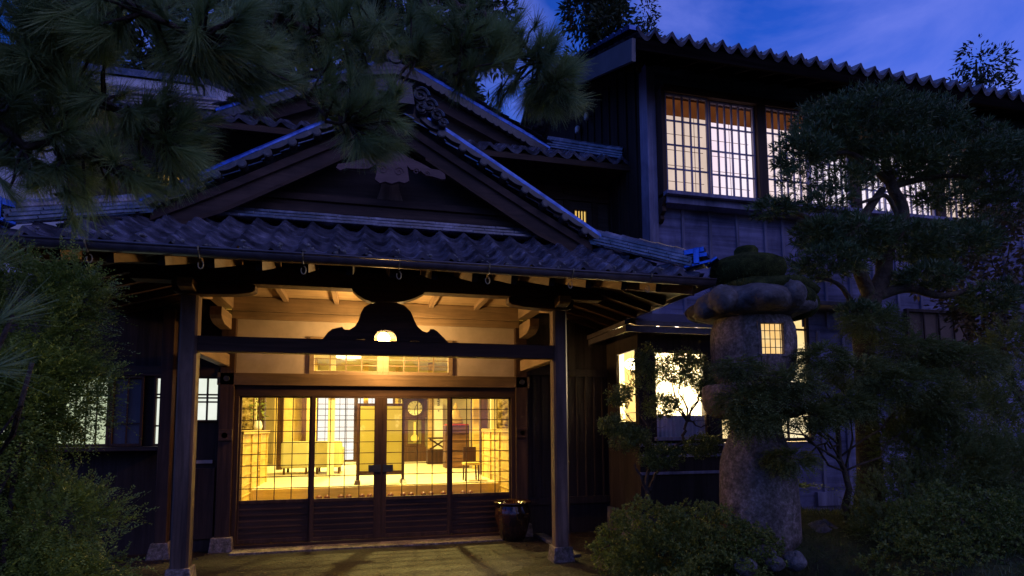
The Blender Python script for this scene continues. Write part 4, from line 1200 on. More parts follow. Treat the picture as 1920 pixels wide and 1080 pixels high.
for lab, x in (('tall dark floral picture hanging above the left counter', -2.15), ('tall dark floral picture hanging above the right cupboard', 2.27)):
    t_ = thing('hanging_picture', lab, 'picture', (x, 2.48, 1.7), 'floral pictures in the lobby')
    mbox(x - 0.16, x + 0.14, 2.46, 2.48, 1.47, 2.15).build('picture_panel', FLOR, t_)
    MB().box(x - 0.18, x + 0.16, 2.485, 2.50, 1.45, 2.17).build('frame', INWD, t_)
    mbox(x - (0.28 if x > 0 else 0.35), x + (0.5 if x > 0 else 0.19), 2.51, 2.56, 1.2, 3.15).build('backing_wall', CREAM, t_)
# standing screen
t_ = thing('standing_screen', 'low single panel standing screen with pale clouds on gold', 'screen', (0.02, 1.75, ZF))
mbox(-0.30, 0.36, 1.735, 1.765, 0.80, 1.83).build('panel', rough_mat('gold_cloud_paper', [(0.35, (0.52, 0.44, 0.10)), (0.6, (0.56, 0.48, 0.13)), (0.68, (0.85, 0.78, 0.5))], 2.4, 0.7, 0), t_)
b = MB()
b.box(-0.345, -0.302, 1.725, 1.775, 0.64, 1.87)
b.box(0.362, 0.405, 1.725, 1.775, 0.64, 1.87)
b.box(-0.302, 0.362, 1.727, 1.773, 1.832, 1.87)
b.box(-0.302, 0.362, 1.727, 1.773, 0.745, 0.798)
b.build('frame', INWD, t_, bevel=0.004)
for x in (-0.324, 0.384):
    MB().taper(x, 1.75, ZF, 0.66, 0.05, 0.035, 0.2, 0.12).build('foot', INWD, t_, bevel=0.006)
# longcase clock
cx, cy = 1.04, 7.6
t_ = thing('longcase_clock', 'tall dark longcase clock with round white dial and glazed pendulum door', 'clock', (cx, cy, ZF))
b = MB()
b.box(cx - .30, cx + .30, cy - .02, cy + .32, ZF, 0.98)
b.box(cx - .26, cx + .26, cy, cy + .30, 0.98, 1.74)
b.box(cx - .31, cx + .31, cy - .02, cy + .32, 1.74, 2.22)
b.box(cx - .36, cx + .36, cy - .05, cy + .34, 2.22, 2.28)
b.tube([(cx, cy - .035, 1.98), (cx, cy - .02, 1.98)], 0.22, 28)
b.prism([(cx - .30, 2.28), (cx + .30, 2.28), (cx + .12, 2.38), (cx + .12, 2.46), (cx - .12, 2.46), (cx - .12, 2.38)], cy, cy + .3, 'y')
b.build('case', INWD, t_, bevel=0.01)
MB().tube([(cx, cy - .04, 1.98), (cx, cy - .02, 1.98)], 0.185, 28).build('dial', rough_mat('dial_face', [(0.3, (0.72, 0.7, 0.5)), (0.7, (0.8, 0.78, 0.6))], 3, 0.5, 0), t_)
b = MB()
for k in range(12):
    a = PI * k / 6
    b.beam((cx + .14 * math.cos(a), cy - .043, 1.98 + .14 * math.sin(a)), (cx + .175 * math.cos(a), cy - .043, 1.98 + .175 * math.sin(a)), 0.015, 0.004, (0, 1, 0))
b.beam((cx, cy - .045, 1.98), (cx + .05, cy - .045, 2.08), 0.014, 0.004, (0, 1, 0))
b.beam((cx, cy - .046, 1.98), (cx - .02, cy - .046, 1.83), 0.012, 0.004, (0, 1, 0))
b.build('hands', IRON, t_)
mbox(cx - .17, cx + .17, cy - .012, cy - .002, 1.06, 1.68).build('pendulum_door', rough_mat('clock_glass', [(0.3, (0.12, 0.10, 0.04)), (0.7, (0.2, 0.17, 0.07))], 4, 0.15, 0), t_)
b = MB().box(cx - .03, cx + .03, cy - .03, cy - .013, 1.2, 1.62)
b.tube([(cx, cy - .04, 1.20), (cx, cy - .014, 1.20)], 0.10, 20)
b.build('pendulum', rough_mat('brass', [(0.3, (0.55, 0.42, 0.12)), (0.7, (0.7, 0.55, 0.2))], 6, 0.35, 0), t_)
# sofas seen from behind
SOFA = rough_mat('sofa_cloth', [(0.3, (0.50, 0.46, 0.22)), (0.7, (0.58, 0.53, 0.28))], 5, 0.8, 0.1)
for x0, x1, lab in ((-1.78, -1.22, 'left of the two pale sofas standing with backs to the doors'), (-1.18, -0.62, 'right of the two pale sofas, beside the cream pillar')):
    t_ = thing('sofa', lab, 'sofa', ((x0 + x1) / 2, 4.4, ZF), 'sofas in the lobby')
    mbox(x0 + .02, x1 - .02, 4.02, 4.18, 0.72, 1.23).build('backrest', SOFA, t_, bevel=0.05)
    mbox(x0 + .06, x1 - .06, 4.19, 4.8, 0.74, 1.0).build('seat', SOFA, t_, bevel=0.05)
    for x in (x0 + .08, x1 - .08):
        for y in (4.08, 4.72):
            mbox(x - .02, x + .02, y - .02, y + .02, ZF, 0.745).build('leg', INWD, t_)
    for xa in (x0, x1 - .1):
        mbox(xa + .005, xa + .095, 4.185, 4.82, 0.745, 1.1).build('armrest', SOFA, t_, bevel=0.03)
# chest with statue
t_ = thing('drawer_chest', 'dark wooden chest of drawers under a red cloth and figure', 'chest', (1.75, 5.1, ZF))
mbox(1.48, 2.0, 4.85, 5.3, ZF, 1.52).build('carcass', wood('chest_wood', (0.13, 0.06, 0.03), 'x'), t_, bevel=0.006)
for k in range(5):
    mbox(1.5, 1.98, 4.828, 4.848, 0.63 + k * .18, 0.79 + k * .18).build('drawer', wood('drawer_wood', (0.17, 0.08, 0.035), 'x') if k == 0 else bpy.data.materials['drawer_wood'], t_, bevel=0.004)
tag(mbox(1.50, 1.98, 4.82, 5.2, 1.522, 1.55).build('red_cloth', rough_mat('red_felt', [(0.3, (0.45, 0.05, 0.02)), (0.7, (0.55, 0.07, 0.03))], 6, 0.9, 0.1)), 'folded red cloth lying on the dark chest', 'cloth')
t_ = thing('seated_statue', 'small gilt seated figure on the red cloth', 'statue', (1.72, 5.0, 1.552))
b = MB()
b.lathe([(0.16, 0), (0.17, 0.03), (0.15, 0.07), (0.11, 0.09)], (1.72, 5.0, 1.552), 14)
b.lathe([(0.15, 0.08), (0.16, 0.12), (0.10, 0.17), (0.09, 0.26), (0.075, 0.30), (0.035, 0.32)], (1.72, 5.0, 1.552), 14)
b.ball((1.72, 5.0, 1.92), 0.05, 0.05, 0.06, 10, 8)
b.ball((1.72, 5.0, 1.985), 0.025, 0.025, 0.03, 8, 6)
b.build('figure_body', rough_mat('gilt', [(0.3, (0.45, 0.3, 0.08)), (0.7, (0.62, 0.44, 0.14))], 8, 0.4, 0.1), t_, smooth=True)
# folding stool and small chair
t_ = thing('folding_stool', 'dark folding cross legged stool beside the clock', 'stool', (1.5, 6.5, ZF))
for s in (-1, 1):
    MB().beam((1.5 - .2 * s, 6.4, ZF + 0.35), (1.5 + .2 * s, 6.4, 1.2), 0.04, 0.04, (0, 1, 0)).build('leg', INWD, t_)
mbox(1.28, 1.72, 6.3, 6.6, 1.2, 1.24).build('seat', INWD, t_)
mbox(1.25, 1.75, 6.35, 6.7, ZF, 0.95).build('base_chest', INWD, t_)
t_ = thing('side_chair', 'small dark wooden chair near the right cupboard', 'chair', (1.5, 1.8, ZF))
for dx in (-.1, .1):
    for dy in (-.12, .12):
        MB().beam((1.5 + dx * 1.1, 1.8 + dy, ZF), (1.5 + dx, 1.8 + dy, 0.86), 0.025, 0.025, (0, 1, 0)).build('leg', INWD, t_)
mbox(1.37, 1.63, 1.65, 1.95, 0.86, 0.90).build('seat', INW, t_)
mbox(1.39, 1.61, 1.93, 1.95, 0.90, 1.15).build('backrest', INWD, t_)
# hall plant and wall label
t_ = thing('wall_scroll', 'narrow white paper strip with dark brush marks beside the chest', 'scroll', (1.62, 7.4, 2))
mbox(1.52, 1.74, 7.38, 7.40, ZF + .1, 2.35).build('paper', rough_mat('scroll_paper', [(0.3, (0.8, 0.76, 0.6)), (0.7, (0.85, 0.8, 0.66))], 3, 0.8, 0), t_)
b = MB()
for k, (w, z) in enumerate(((.05, 2.20), (.07, 2.15), (.05, 2.10), (.06, 2.05), (.03, 1.9))):
    b.beam((1.63 - w / 2, 7.375, z), (1.63 + w / 2, 7.375, z + 0.012), 0.006, 0.03, (0, 0, 1))
b.build('brush_marks', IRON, t_)
t_ = thing('potted_plant', 'small leafy plant in a vase on the left counter', 'plant', (-1.88, 2.2, 1.45))
MB().lathe([(0.05, 0), (0.07, 0.06), (0.05, 0.14), (0.035, 0.16)], (-1.88, 2.2, 1.452), 12).build('vase', PORC, t_, smooth=True)
Pb, Db = blob((-1.88, 2.2, 1.78), (0.12, 0.1, 0.18), 70, 0.2)
quads('leaves', leaf_quads(Pb, Db, 0.06, 0.03), AZALEA, t_, RNG.random(len(Pb)))
# slippers on the step
SL = rough_mat('slipper_leather', [(0.3, (0.10, 0.03, 0.015)), (0.7, (0.16, 0.05, 0.02))], 8, 0.4, 0)
proto = None
for k in range(16):
    pr, side = divmod(k, 2)
    x = -0.85 + pr * 0.30 + side * 0.115
    if proto is None:
        proto = MB().ball((0, 0, 0.012), 0.045, 0.12, 0.014, 12, 6).ball((0, 0.05, 0.03), 0.044, 0.065, 0.04, 12, 6).build('slipper', SL, smooth=True)
        o = proto
    else:
        o = proto.copy(); COL.objects.link(o)
    o.location = (x, 1.02, 0.452)
    tag(o, 'brown slipper in the row of pairs on the wooden step', 'slipper', 'slippers on the step inside the doors')
for k, (x, y, e) in enumerate(((-0.9, 0.75, 120), (0.7, 2.3, 210), (-0.6, 6.0, 260))):
    ld = bpy.data.lights.new('lobby_light', 'AREA'); ld.energy = e * 1.15; ld.color = (1, 0.77, 0.21); ld.shape = 'DISK'; ld.size = 0.22
    lo = bpy.data.objects.new('lobby_light', ld); COL.objects.link(lo); lo.location = (x, y, 3.02)
    t_ = thing('ceiling_lamp', ('round lit ceiling lamp just inside the doors', 'round lit ceiling lamp over the right cupboard', 'round lit ceiling lamp deep in the lobby')[k], 'lamp', (x, y, 3.1), 'lobby ceiling lamps')
    MB().lathe([(0.22, 0.0), (0.28, 0.03), (0.28, 0.10)], (x, y, 3.05), 24).build('diffuser', emit_mat('lobby_diffuser', [(0.3, (1, 0.75, 0.35)), (0.7, (1, 0.8, 0.4))], 4) if k == 0 else bpy.data.materials['lobby_diffuser'], t_, smooth=True)

b = MB()
b.box(-4.2, 4.2, 3.7, 3.85, 2.05, 2.2)
b.box(-4.2, 4.2, 6.85, 6.98, 2.42, 2.58)
b.build('beam', INWD, lob)

# ------------------------------------------------------------------ jar, lantern, rocks
jc = (1.69, -0.30, 0.0)
jar = thing('water_jar', 'large brown glazed ribbed jar standing right of the doors', 'jar', jc)
MB().lathe([(0.11, 0.0), (0.15, 0.012), (0.19, 0.12), (0.222, 0.25), (0.235, 0.34), (0.228, 0.41), (0.20, 0.45), (0.20, 0.462), (0.245, 0.475), (0.255, 0.492), (0.245, 0.508), (0.215, 0.505), (0.19, 0.48), (0.17, 0.40)], jc, 48,
           lambda t, z: 0.016 * math.cos(t * 16) * (1 if 0.05 < z < 0.40 else 0)).build('jar_body', JARM, jar, smooth=True)

LC = (3.56, -2.85)
SC = 0.86
lz = 0.30
lan = thing('stone_lantern', 'tall granite garden lantern with mossy cap and an added glowing pane in its opening', 'lantern', (LC[0], LC[1], lz))
def irr(a, k):
    return lambda t, z: a * math.sin(2 * t + k) + a * 0.7 * math.sin(3 * t + k * 2 + z * 3) + a * .4 * math.sin(5 * t - k + z * 7)
MB().lathe([(r * SC, z) for r, z in [(0.435, lz - .1), (0.435, lz + .15), (0.43, 0.72), (0.42, 0.95), (0.405, 1.12), (0.375, 1.22), (0.32, 1.33), (0.285, 1.45), (0.275, 1.56)]], (LC[0], LC[1], 0), 40, irr(0.012, 1)).build('shaft', STONE, lan, smooth=True)
MB().lathe([(r * SC, z) for r, z in [(0.30, 1.545), (0.44, 1.56), (0.53, 1.60), (0.575, 1.67), (0.585, 1.74), (0.58, 1.86), (0.55, 1.885), (0.35, 1.90)]], (LC[0], LC[1], 0), 40, irr(0.014, 2)).build('platform', STONE, lan, smooth=True)
# fire box: a drum with a real window recess
fb = MB()
prof = [(r * SC, z) for r, z in [(0.38, 1.90), (0.43, 1.94), (0.46, 2.08), (0.475, 2.22), (0.475, 2.36), (0.46, 2.46), (0.42, 2.54), (0.40, 2.58)]]
nseg = 48
ang0 = math.radians(-99)            # window faces the forecourt, a little to the right
def in_win(t, z):
    d = (t - ang0 + PI) % (2 * PI) - PI
    return abs(d) < 0.29 and 2.15 < z < 2.45
zs = [1.90, 1.94, 2.05, 2.145, 2.155, 2.25, 2.35, 2.445, 2.455, 2.50, 2.54, 2.58]
def pr(z):
    for (r0, z0), (r1, z1) in zip(prof, prof[1:]):
        if z <= z1 + 1e-6:
            return r0 + (r1 - r0) * (z - z0) / (z1 - z0)
    return prof[-1][0]
ts = sorted([ang0 + 2 * PI * k / nseg for k in range(nseg)] + [ang0 - 0.29, ang0 + 0.29])
nn_ = len(ts)
vs = [(LC[0] + pr(z) * (1 + 0.012 * math.sin(3 * t + z * 4)) * math.cos(t), LC[1] + pr(z) * (1 + 0.012 * math.sin(3 * t + z * 4)) * math.sin(t), z) for z in zs for t in ts]
fs = []
for j in range(len(zs) - 1):
    for i in range(nn_):
        tm = (ts[i] + (ts[(i + 1) % nn_] + (2 * PI if i == nn_ - 1 else 0))) / 2
        if not in_win(tm, (zs[j] + zs[j + 1]) / 2):
            fs.append((j * nn_ + i, j * nn_ + (i + 1) % nn_, (j + 1) * nn_ + (i + 1) % nn_, (j + 1) * nn_ + i))
fs.append(tuple((len(zs) - 1) * nn_ + i for i in range(nn_)))
fb.add(vs, fs)
fx = fb.build('fire_box', STONE, lan, smooth=True)
# reveal, with added glowing pane and lattice filling the see-through opening
dw = Vector((math.cos(ang0), math.sin(ang0), 0))
sw = Vector((-dw.y, dw.x, 0))
c0 = Vector((LC[0], LC[1], 0))
hw = 0.475 * SC * math.sin(0.29)
rv = MB()
for sg in (-1, 1):
    rv.beam(c0 + dw * SC * 0.36 + sw * sg * (hw + 0.012) + Vector((0, 0, 2.30)), c0 + dw * SC * 0.455 + sw * sg * (hw + 0.012) + Vector((0, 0, 2.30)), 0.022, 0.33)
for z in (2.143, 2.457):
    rv.beam(c0 + dw * SC * 0.36 + Vector((0, 0, z)), c0 + dw * SC * 0.455 + Vector((0, 0, z)), 2 * hw + .04, 0.022)
rv.build('window_reveal', STONE, fx)
pm = emit_mat('lantern_glow_sheet', [(0.35, (1.0, 0.56, 0.17)), (0.7, (1.0, 0.74, 0.36))], 1.05, 5)
MB().beam(c0 + dw * SC * 0.39 + Vector((0, 0, 2.30)), c0 + dw * SC * 0.395 + Vector((0, 0, 2.30)), 2 * hw, 0.30).build('paper_pane', pm, fx)  # added glowing sheet standing for the lit house window beyond
lb = MB()
for k in (-2, -1, 0, 1, 2):
    c = c0 + dw * SC * 0.405 + sw * (k * hw / 2.3)
    lb.beam(c + Vector((0, 0, 2.155)), c + Vector((0, 0, 2.445)), 0.006, 0.006, dw)
for z in (2.22, 2.30, 2.38):
    lb.beam(c0 + dw * SC * 0.408 - sw * hw + Vector((0, 0, z)), c0 + dw * SC * 0.408 + sw * hw + Vector((0, 0, z)), 0.006, 0.006)
lb.build('lattice', IRON, fx)
cap = MB().lathe([(r * SC, z) for r, z in [(0.42, 2.545), (0.50, 2.555), (0.60, 2.575), (0.665, 2.62), (0.67, 2.69), (0.63, 2.75), (0.54, 2.80), (0.42, 2.85), (0.30, 2.90), (0.18, 2.93)]], (LC[0], LC[1], 0), 56,
                 lambda t, z: 0.05 * math.sin(6 * t + 0.6) * (1 if z > 2.56 else 0.4) + 0.03 * math.sin(4 * t + 2) + 0.018 * math.sin(11 * t))
for k, (a_, rr, rx, rz, zz) in enumerate(((3.2, .62, .13, .11, 2.64), (3.6, .60, .16, .15, 2.70), (4.35, .52, .26, .115, 2.67), (4.9, .58, .15, .15, 2.72), (5.6, .50, .22, .11, 2.68), (0.0, .50, .22, .12, 2.69), (0.9, .5, .28, .12, 2.69), (2.2, .5, .3, .12, 2.69))):
    cap.ball((LC[0] + SC * rr * math.cos(a_), LC[1] + SC * rr * math.sin(a_), zz - .01), rx * SC, rx * SC, rz * .9, 18, 12, 0.07, k + 3)
cap = cap.build('roof_cap', ROCK, lan, smooth=True)
MB().ball((LC[0] + .12, LC[1] - .04, 2.82), 0.50, 0.47, 0.15, 28, 12, 0.09, 5).ball((LC[0] + .40, LC[1] - .14, 2.70), 0.22, 0.27, 0.17, 18, 10, 0.08, 8).ball((LC[0] + .20, LC[1] - .38, 2.72), 0.24, 0.16, 0.13, 18, 10, 0.08, 9).build('moss_cover', MOSS, cap, smooth=True)
MB().lathe([(0.25, 2.88), (0.33, 2.95), (0.365, 3.04), (0.345, 3.12), (0.27, 3.165), (0.16, 3.195), (0.115, 3.22), (0.115, 3.26), (0.09, 3.295), (0.03, 3.31)], (LC[0] - .03, LC[1], 0), 36, irr(0.03, 4)).build('finial', MOSS, lan, smooth=True)
# tiny moss grass on the cap
Pg, Dg = blob((LC[0] + .02, LC[1], 2.98), (0.40, 0.40, 0.16), 900, 0.9)
Pg2, Dg2 = blob((LC[0] + .12, LC[1], 2.83), (0.48, 0.46, 0.14), 1500, 0.95)
Pg, Dg = np.vstack([Pg, Pg2]), np.vstack([Dg, Dg2])
k_ = Pg[:, 2] > 2.80
quads('moss_tufts', needle_quads(Pg[k_], Dg[k_] + np.array([0, 0, .4]), RNG.uniform(0.015, 0.04, k_.sum()), 0.006), GRASSM, cap, RNG.random(k_.sum()))

def rock(p, rx, ry, rz, seed, label, mat=None):
    o = MB().ball((0, 0, 0), rx, ry, rz, 30, 20, 0.15, seed).build('rock', mat or PALER, smooth=True)
    o.location = p
    o.rotation_euler = (0.1 * seed % 0.3, 0, seed * 1.1)
    tag(o, label, 'rock', 'rocks in the garden bed')
rock((4.298, -2.813, 0.300), 0.27, 0.22, 0.20, 1, 'large rounded rock at the foot of the lantern mound')
rock((3.229, -3.314, 0.320), 0.12, 0.11, 0.10, 2, 'middle sized pale rock below the big rounded one')
rock((2.935, -3.498, 0.290), 0.09, 0.09, 0.08, 3, 'small pale rock leftmost of the edging stones')
rock((3.218, -3.499, 0.300), 0.08, 0.08, 0.07, 4, 'small rock wedged under the low shrub edge')
rock((3.410, -3.514, 0.310), 0.10, 0.09, 0.08, 5, 'flat edging rock right of the pale rocks')
rock((8.897, -1.200, 0.817), 0.5, 0.4, 0.35, 6, 'dark broad boulder at the far right under the wing')

# ------------------------------------------------------------------ plants on the right
def shrub(name, label, cat, base, blobs, n, leaf, L, Wd, mat, group=None, shell=0.6, gap=0.2, K=None, twigL=0.12, stems=5, flat=False, ang=0.8, up=0.5, stem_r=0.012):
    t = thing(name, label, cat, base, group)
    Ps, Ds = [], []
    vol = [b[3] * b[4] + b[4] * b[5] + b[3] * b[5] for b in blobs]
    for b, v in zip(blobs, vol):
        P, D = blob(b[:3], b[3:6], int(n * v / sum(vol)), shell, gap, 4.0, flat)
        Ps.append(P); Ds.append(D)
    P, D = np.vstack(Ps), np.vstack(Ds)
    D = unit(D + np.array([0, 0, up]) + RNG.normal(size=D.shape) * 0.35)
    if K:
        V, r = spray_quads(P - D * twigL * .6, D, twigL, K, L, Wd, ang)
    elif leaf == 'rosette':
        m = len(P)
        V = leaf_quads(np.repeat(P, 6, 0), np.repeat(D, 6, 0) + unit(RNG.normal(size=(m * 6, 3))) * 1.1, L * RNG.uniform(0.6, 1.1, m * 6), Wd, 0.06)
        r = np.repeat(RNG.random(m), 6) * .6 + RNG.random(m * 6) * .4
    else:
        V = leaf_quads(P, D + RNG.normal(size=D.shape) * 0.4, L * RNG.uniform(0.6, 1.15, len(P)), Wd, 0.05)
        r = RNG.random(len(P))
    quads('foliage', V, mat, t, r)
    sb = MB()
    for i in range(stems):
        b = blobs[i % len(blobs)]
        q = (b[0] + random.uniform(-.5, .5) * b[3], b[1] + random.uniform(-.5, .5) * b[4], b[2] + random.uniform(-.2, .4) * b[5])
        limb(sb, (base[0] + random.uniform(-.04, .04), base[1] + random.uniform(-.04, .04), base[2]), q, stem_r, stem_r * .4, 0.1)
    if stems:
        sb.build('stems', BARK, t, smooth=True)
    return t
shrub('azalea_bush', 'low clipped azalea mound at the corner of the forecourt, in front of the lantern', 'bush', (2.75, -3.1, 0.1),
      [(2.45, -2.75, 0.42, .50, .45, .36), (2.85, -3.05, 0.42, .55, .5, .36), (3.08, -3.25, 0.36, .34, .34, .26), (2.65, -3.5, 0.20, .40, .33, .25), (2.25, -2.6, 0.28, .32, .35, .27)], 7500, 'rosette', 0.034, 0.013, AZALEA)
shrub('azalea_bush', 'broad dark bush along the bottom right corner', 'bush', (4.5, -4.2, 0.3),
      [(4.15, -4.15, 0.34, .45, .45, .26), (4.6, -4.0, 0.55, .6, .5, .42), (5.2, -4.2, 0.5, .65, .5, .45), (4.6, -4.7, 0.12, .6, .4, .3)], 9000, 'rosette', 0.034, 0.013, AZALEA)
shrub('feathery_shrub', 'tall feathery dark shrub filling the right edge under the cloud pine', 'shrub', (5.7, -3.3, 0.4),
      [(5.0, -3.2, 0.75, .6, .45, .4), (5.6, -3.2, 1.05, .65, .5, .5), (5.3, -3.0, 1.3, .5, .4, .35), (6.2, -3.3, 1.0, .6, .5, .5), (4.6, -3.3, 0.55, .4, .4, .3), (6.0, -3.0, 0.7, .6, .5, .5), (*(5.389, -3.000, 1.460), .4, .4, .26), (*(6.245, -2.900, 1.689), .5, .4, .34), (*(7.006, -2.800, 1.817), .5, .4, .4), (*(6.509, -3.000, 1.107), .5, .4, .4), (*(7.346, -2.600, 2.473), .4, .4, .3)], 9000, None, 0.034, 0.013, MAPLE, K=14, twigL=0.20, gap=0.2)
GTREE = leaf_mat('garden_tree_leaves', (0.04, 0.07, 0.015), (0.22, 0.26, 0.05), 0.45, 0.08, 4)
# small open tree in front of the bay window
t = thing('garden_tree', 'small open branched tree in front of the glowing bay window', 'tree', (2.847, -1.900, 0.521))
b = MB()
A0, A1, A2 = Vector((2.847, -1.900, 0.504)), Vector((2.831, -1.900, 0.884)), Vector((2.904, -1.900, 1.178))
b.tube([A0, A1, A2], [0.028, 0.022, 0.018], 7)
limb(b, (2.865, -1.900, 0.707), (2.670, -1.950, 1.067), 0.02, 0.01)
limb(b, (2.867, -1.900, 0.766), (3.037, -1.800, 0.990), 0.024, 0.014)
F_ = Vector((3.355, -1.900, 1.534))
limb(b, (2.921, -1.900, 1.059), (3.293, -1.900, 1.292), 0.02, 0.018)
limb(b, (3.293, -1.900, 1.292), F_, 0.02, 0.016)
tips = [(3.144, -1.900, 1.868), (3.051, -1.900, 2.142), (3.486, -1.950, 1.838), (3.597, -1.900, 2.151), (3.288, -1.850, 2.337), (2.802, -1.900, 1.476), (2.879, -1.900, 1.896), (3.703, -1.800, 1.471), (2.549, -1.900, 1.715), (2.711, -1.850, 2.080)]
for i, q in enumerate(tips):
    st = F_ if i < 5 else (A2 if i in (5, 8, 9, 6) else F_)
    pts = limb(b, st, q, 0.013, 0.004, 0.16)
    for k in range(6):
        m_ = pts[random.randint(2, len(pts) - 1)]
        limb(b, m_, m_ + Vector((random.uniform(-.22, .22), random.uniform(-.2, .2), random.uniform(-.05, .25))), 0.005, 0.0015, 0.15, 4, sides=4)
b.build('trunk', BARK, t, smooth=True)
bl = [(*(3.356, -1.900, 2.147), .28, .22, .22), (*(2.885, -1.900, 2.139), .20, .18, .26), (*(3.039, -1.900, 1.716), .22, .2, .14), (*(2.552, -1.900, 1.834), .16, .18, .12), (*(3.593, -1.950, 1.961), .16, .18, .2),
      (*(2.614, -1.950, 1.360), .24, .2, .14), (*(2.969, -2.000, 1.152), .26, .2, .14), (*(3.502, -2.000, 1.262), .22, .2, .12), (*(2.449, -1.900, 1.508), .16, .16, .12)]
Ps, Ds, dens = [], [], (2200, 1500, 900, 800, 1000, 1300, 1500, 1300, 800)
for q, n in zip(bl, dens):
    P, D = blob(q[:3], q[3:], n, 0.2, 0.35, 9)
    Ps.append(P); Ds.append(D)
P, D = np.vstack(Ps), np.vstack(Ds)
V = leaf_quads(np.repeat(P, 3, 0) + RNG.normal(size=(len(P) * 3, 3)) * .015, np.repeat(D, 3, 0) * .6 + RNG.normal(size=(len(P) * 3, 3)), 0.031 * RNG.uniform(.5, 1.2, len(P) * 3), 0.015, 0.05)
quads('leaves', V, GTREE, t, RNG.random(len(V)))
# feathery layers drifting across the lantern's waist
t = thing('weeping_maple', 'spreading fine leaved maple with flat layers across the lantern platform', 'tree', (4.372, -3.000, 0.621))
b = MB()
R0 = Vector((4.461, -3.000, 0.539))
pts = limb(b, R0, (4.301, -3.100, 1.466), 0.035, 0.022, 0.08)
lay = [((3.043, -3.450, 1.707), .25, .2, .07), ((2.975, -3.450, 1.989), .16, .18, .07), ((3.449, -3.500, 1.850), .30, .22, .10), ((3.978, -3.300, 2.124), .22, .2, .08), ((4.457, -3.300, 1.979), .40, .26, .12), ((5.226, -3.200, 2.218), .45, .26, .14), ((4.922, -3.000, 2.515), .32, .24, .10),
       ((4.849, -3.400, 1.873), .45, .3, .12), ((5.643, -3.300, 2.106), .4, .3, .14), ((3.574, -3.300, 1.176), .20, .18, .06), ((3.742, -3.400, 1.566), .3, .2, .07), ((3.053, -3.500, 1.519), .22, .2, .06), ((4.158, -3.400, 1.665), .3, .2, .08), ((5.336, -3.300, 1.672), .38, .25, .1)]
Ps, Ds = [], []
for (c, rx, ry, rz) in lay:
    P, D = blob(c, (rx, ry, rz), int(2600 * rx), 0.15, 0.15, 7)
    Ps.append(P); Ds.append(unit(D * [1, 1, .2] + [0, 0, -.05]))
    pt = limb(b, pts[random.randint(3, 6)], c, 0.012, 0.005, 0.14)
    limb(b, c, (c[0] - rx * .6, c[1], c[2] - .02), 0.005, 0.002)
    limb(b, c, (c[0] + rx * .6, c[1] - .1, c[2] - .02), 0.005, 0.002)
b.build('trunk', BARKM, t, smooth=True)
P, D = np.vstack(Ps), np.vstack(Ds)
V, r = spray_quads(P, D, 0.13, 12, 0.03, 0.012, 0.8, 0.3)
quads('leaves', V, MAPLE, t, r)

# cloud-pruned podocarpus
t = thing('cloud_pruned_pine', 'large cloud pruned pine with mossy trunk in front of the wing windows', 'tree', (5.18, -2.6, 0.4))
b = MB()
T = [Vector((5.092, -2.600, 0.396)), Vector((5.153, -2.600, 0.881)), Vector((5.144, -2.600, 1.462)), Vector((5.162, -2.600, 2.052)), Vector((5.166, -2.600, 2.531)), Vector((5.293, -2.600, 2.900))]
b.tube(T, [0.17, 0.135, 0.115, 0.11, 0.11, 0.12], 12)
for dx, dy in ((-.28, -.1), (.25, -.1), (.1, -.3)):
    b.tube([T[0] + Vector((0, 0, .1)), T[0] + Vector((dx * .6, dy * .6, 0.02)), T[0] + Vector((dx, dy, -.06))], [0.10, 0.06, 0.03], 8)
def chain(pts, r0, r1):
    pts = [Vector(p) for p in pts]
    # smooth through the points
    q = []
    for i in range(len(pts) - 1):
        p0, p1, p2, p3 = pts[max(i - 1, 0)], pts[i], pts[i + 1], pts[min(i + 2, len(pts) - 1)]
        for k in range(5):
            u = k / 5
            q.append(0.5 * ((2 * p1) + (p2 - p0) * u + (2 * p0 - 5 * p1 + 4 * p2 - p3) * u * u + (3 * p1 - p0 - 3 * p2 + p3) * u ** 3))
    q.append(pts[-1])
    b.tube(q, [r0 + (r1 - r0) * i / (len(q) - 1) for i in range(len(q))], 9)
chain([T[5], (5.479, -2.600, 3.155), (5.554, -2.600, 3.470), (5.789, -2.600, 3.802), (5.806, -2.600, 4.027), (5.685, -2.600, 4.240), (5.617, -2.600, 4.554)], 0.10, 0.05)
chain([T[5], (5.069, -2.700, 3.167), (4.936, -2.700, 3.520), (5.300, -2.650, 3.934), (5.554, -2.600, 4.196)], 0.08, 0.04)
chain([(5.789, -2.600, 3.802), (5.623, -2.600, 4.106), (5.329, -2.700, 4.029), (4.984, -2.750, 3.900)], 0.03, 0.015)
chain([T[5], (5.697, -2.700, 3.019), (6.221, -2.700, 2.953), (7.001, -2.600, 3.174)], 0.07, 0.02)
chain([(5.685, -2.600, 4.240), (6.143, -2.600, 4.380), (6.710, -2.600, 4.469), (7.199, -2.600, 4.382)], 0.045, 0.015)
chain([(5.637, -2.600, 4.299), (5.072, -2.700, 4.513), (4.644, -2.700, 4.467), (4.230, -2.700, 4.453)], 0.04, 0.012)
chain([(5.069, -2.700, 3.167), (4.571, -2.800, 3.581), (4.112, -2.800, 3.749), (3.851, -2.800, 3.727)], 0.04, 0.012)
chain([T[4], (4.737, -2.800, 2.947), (4.405, -2.800, 3.046)], 0.04, 0.01)
chain([T[2], (4.731, -2.800, 1.801), (4.323, -2.900, 2.012)], 0.03, 0.01)
b.build('trunk', BARKM, t, smooth=True)
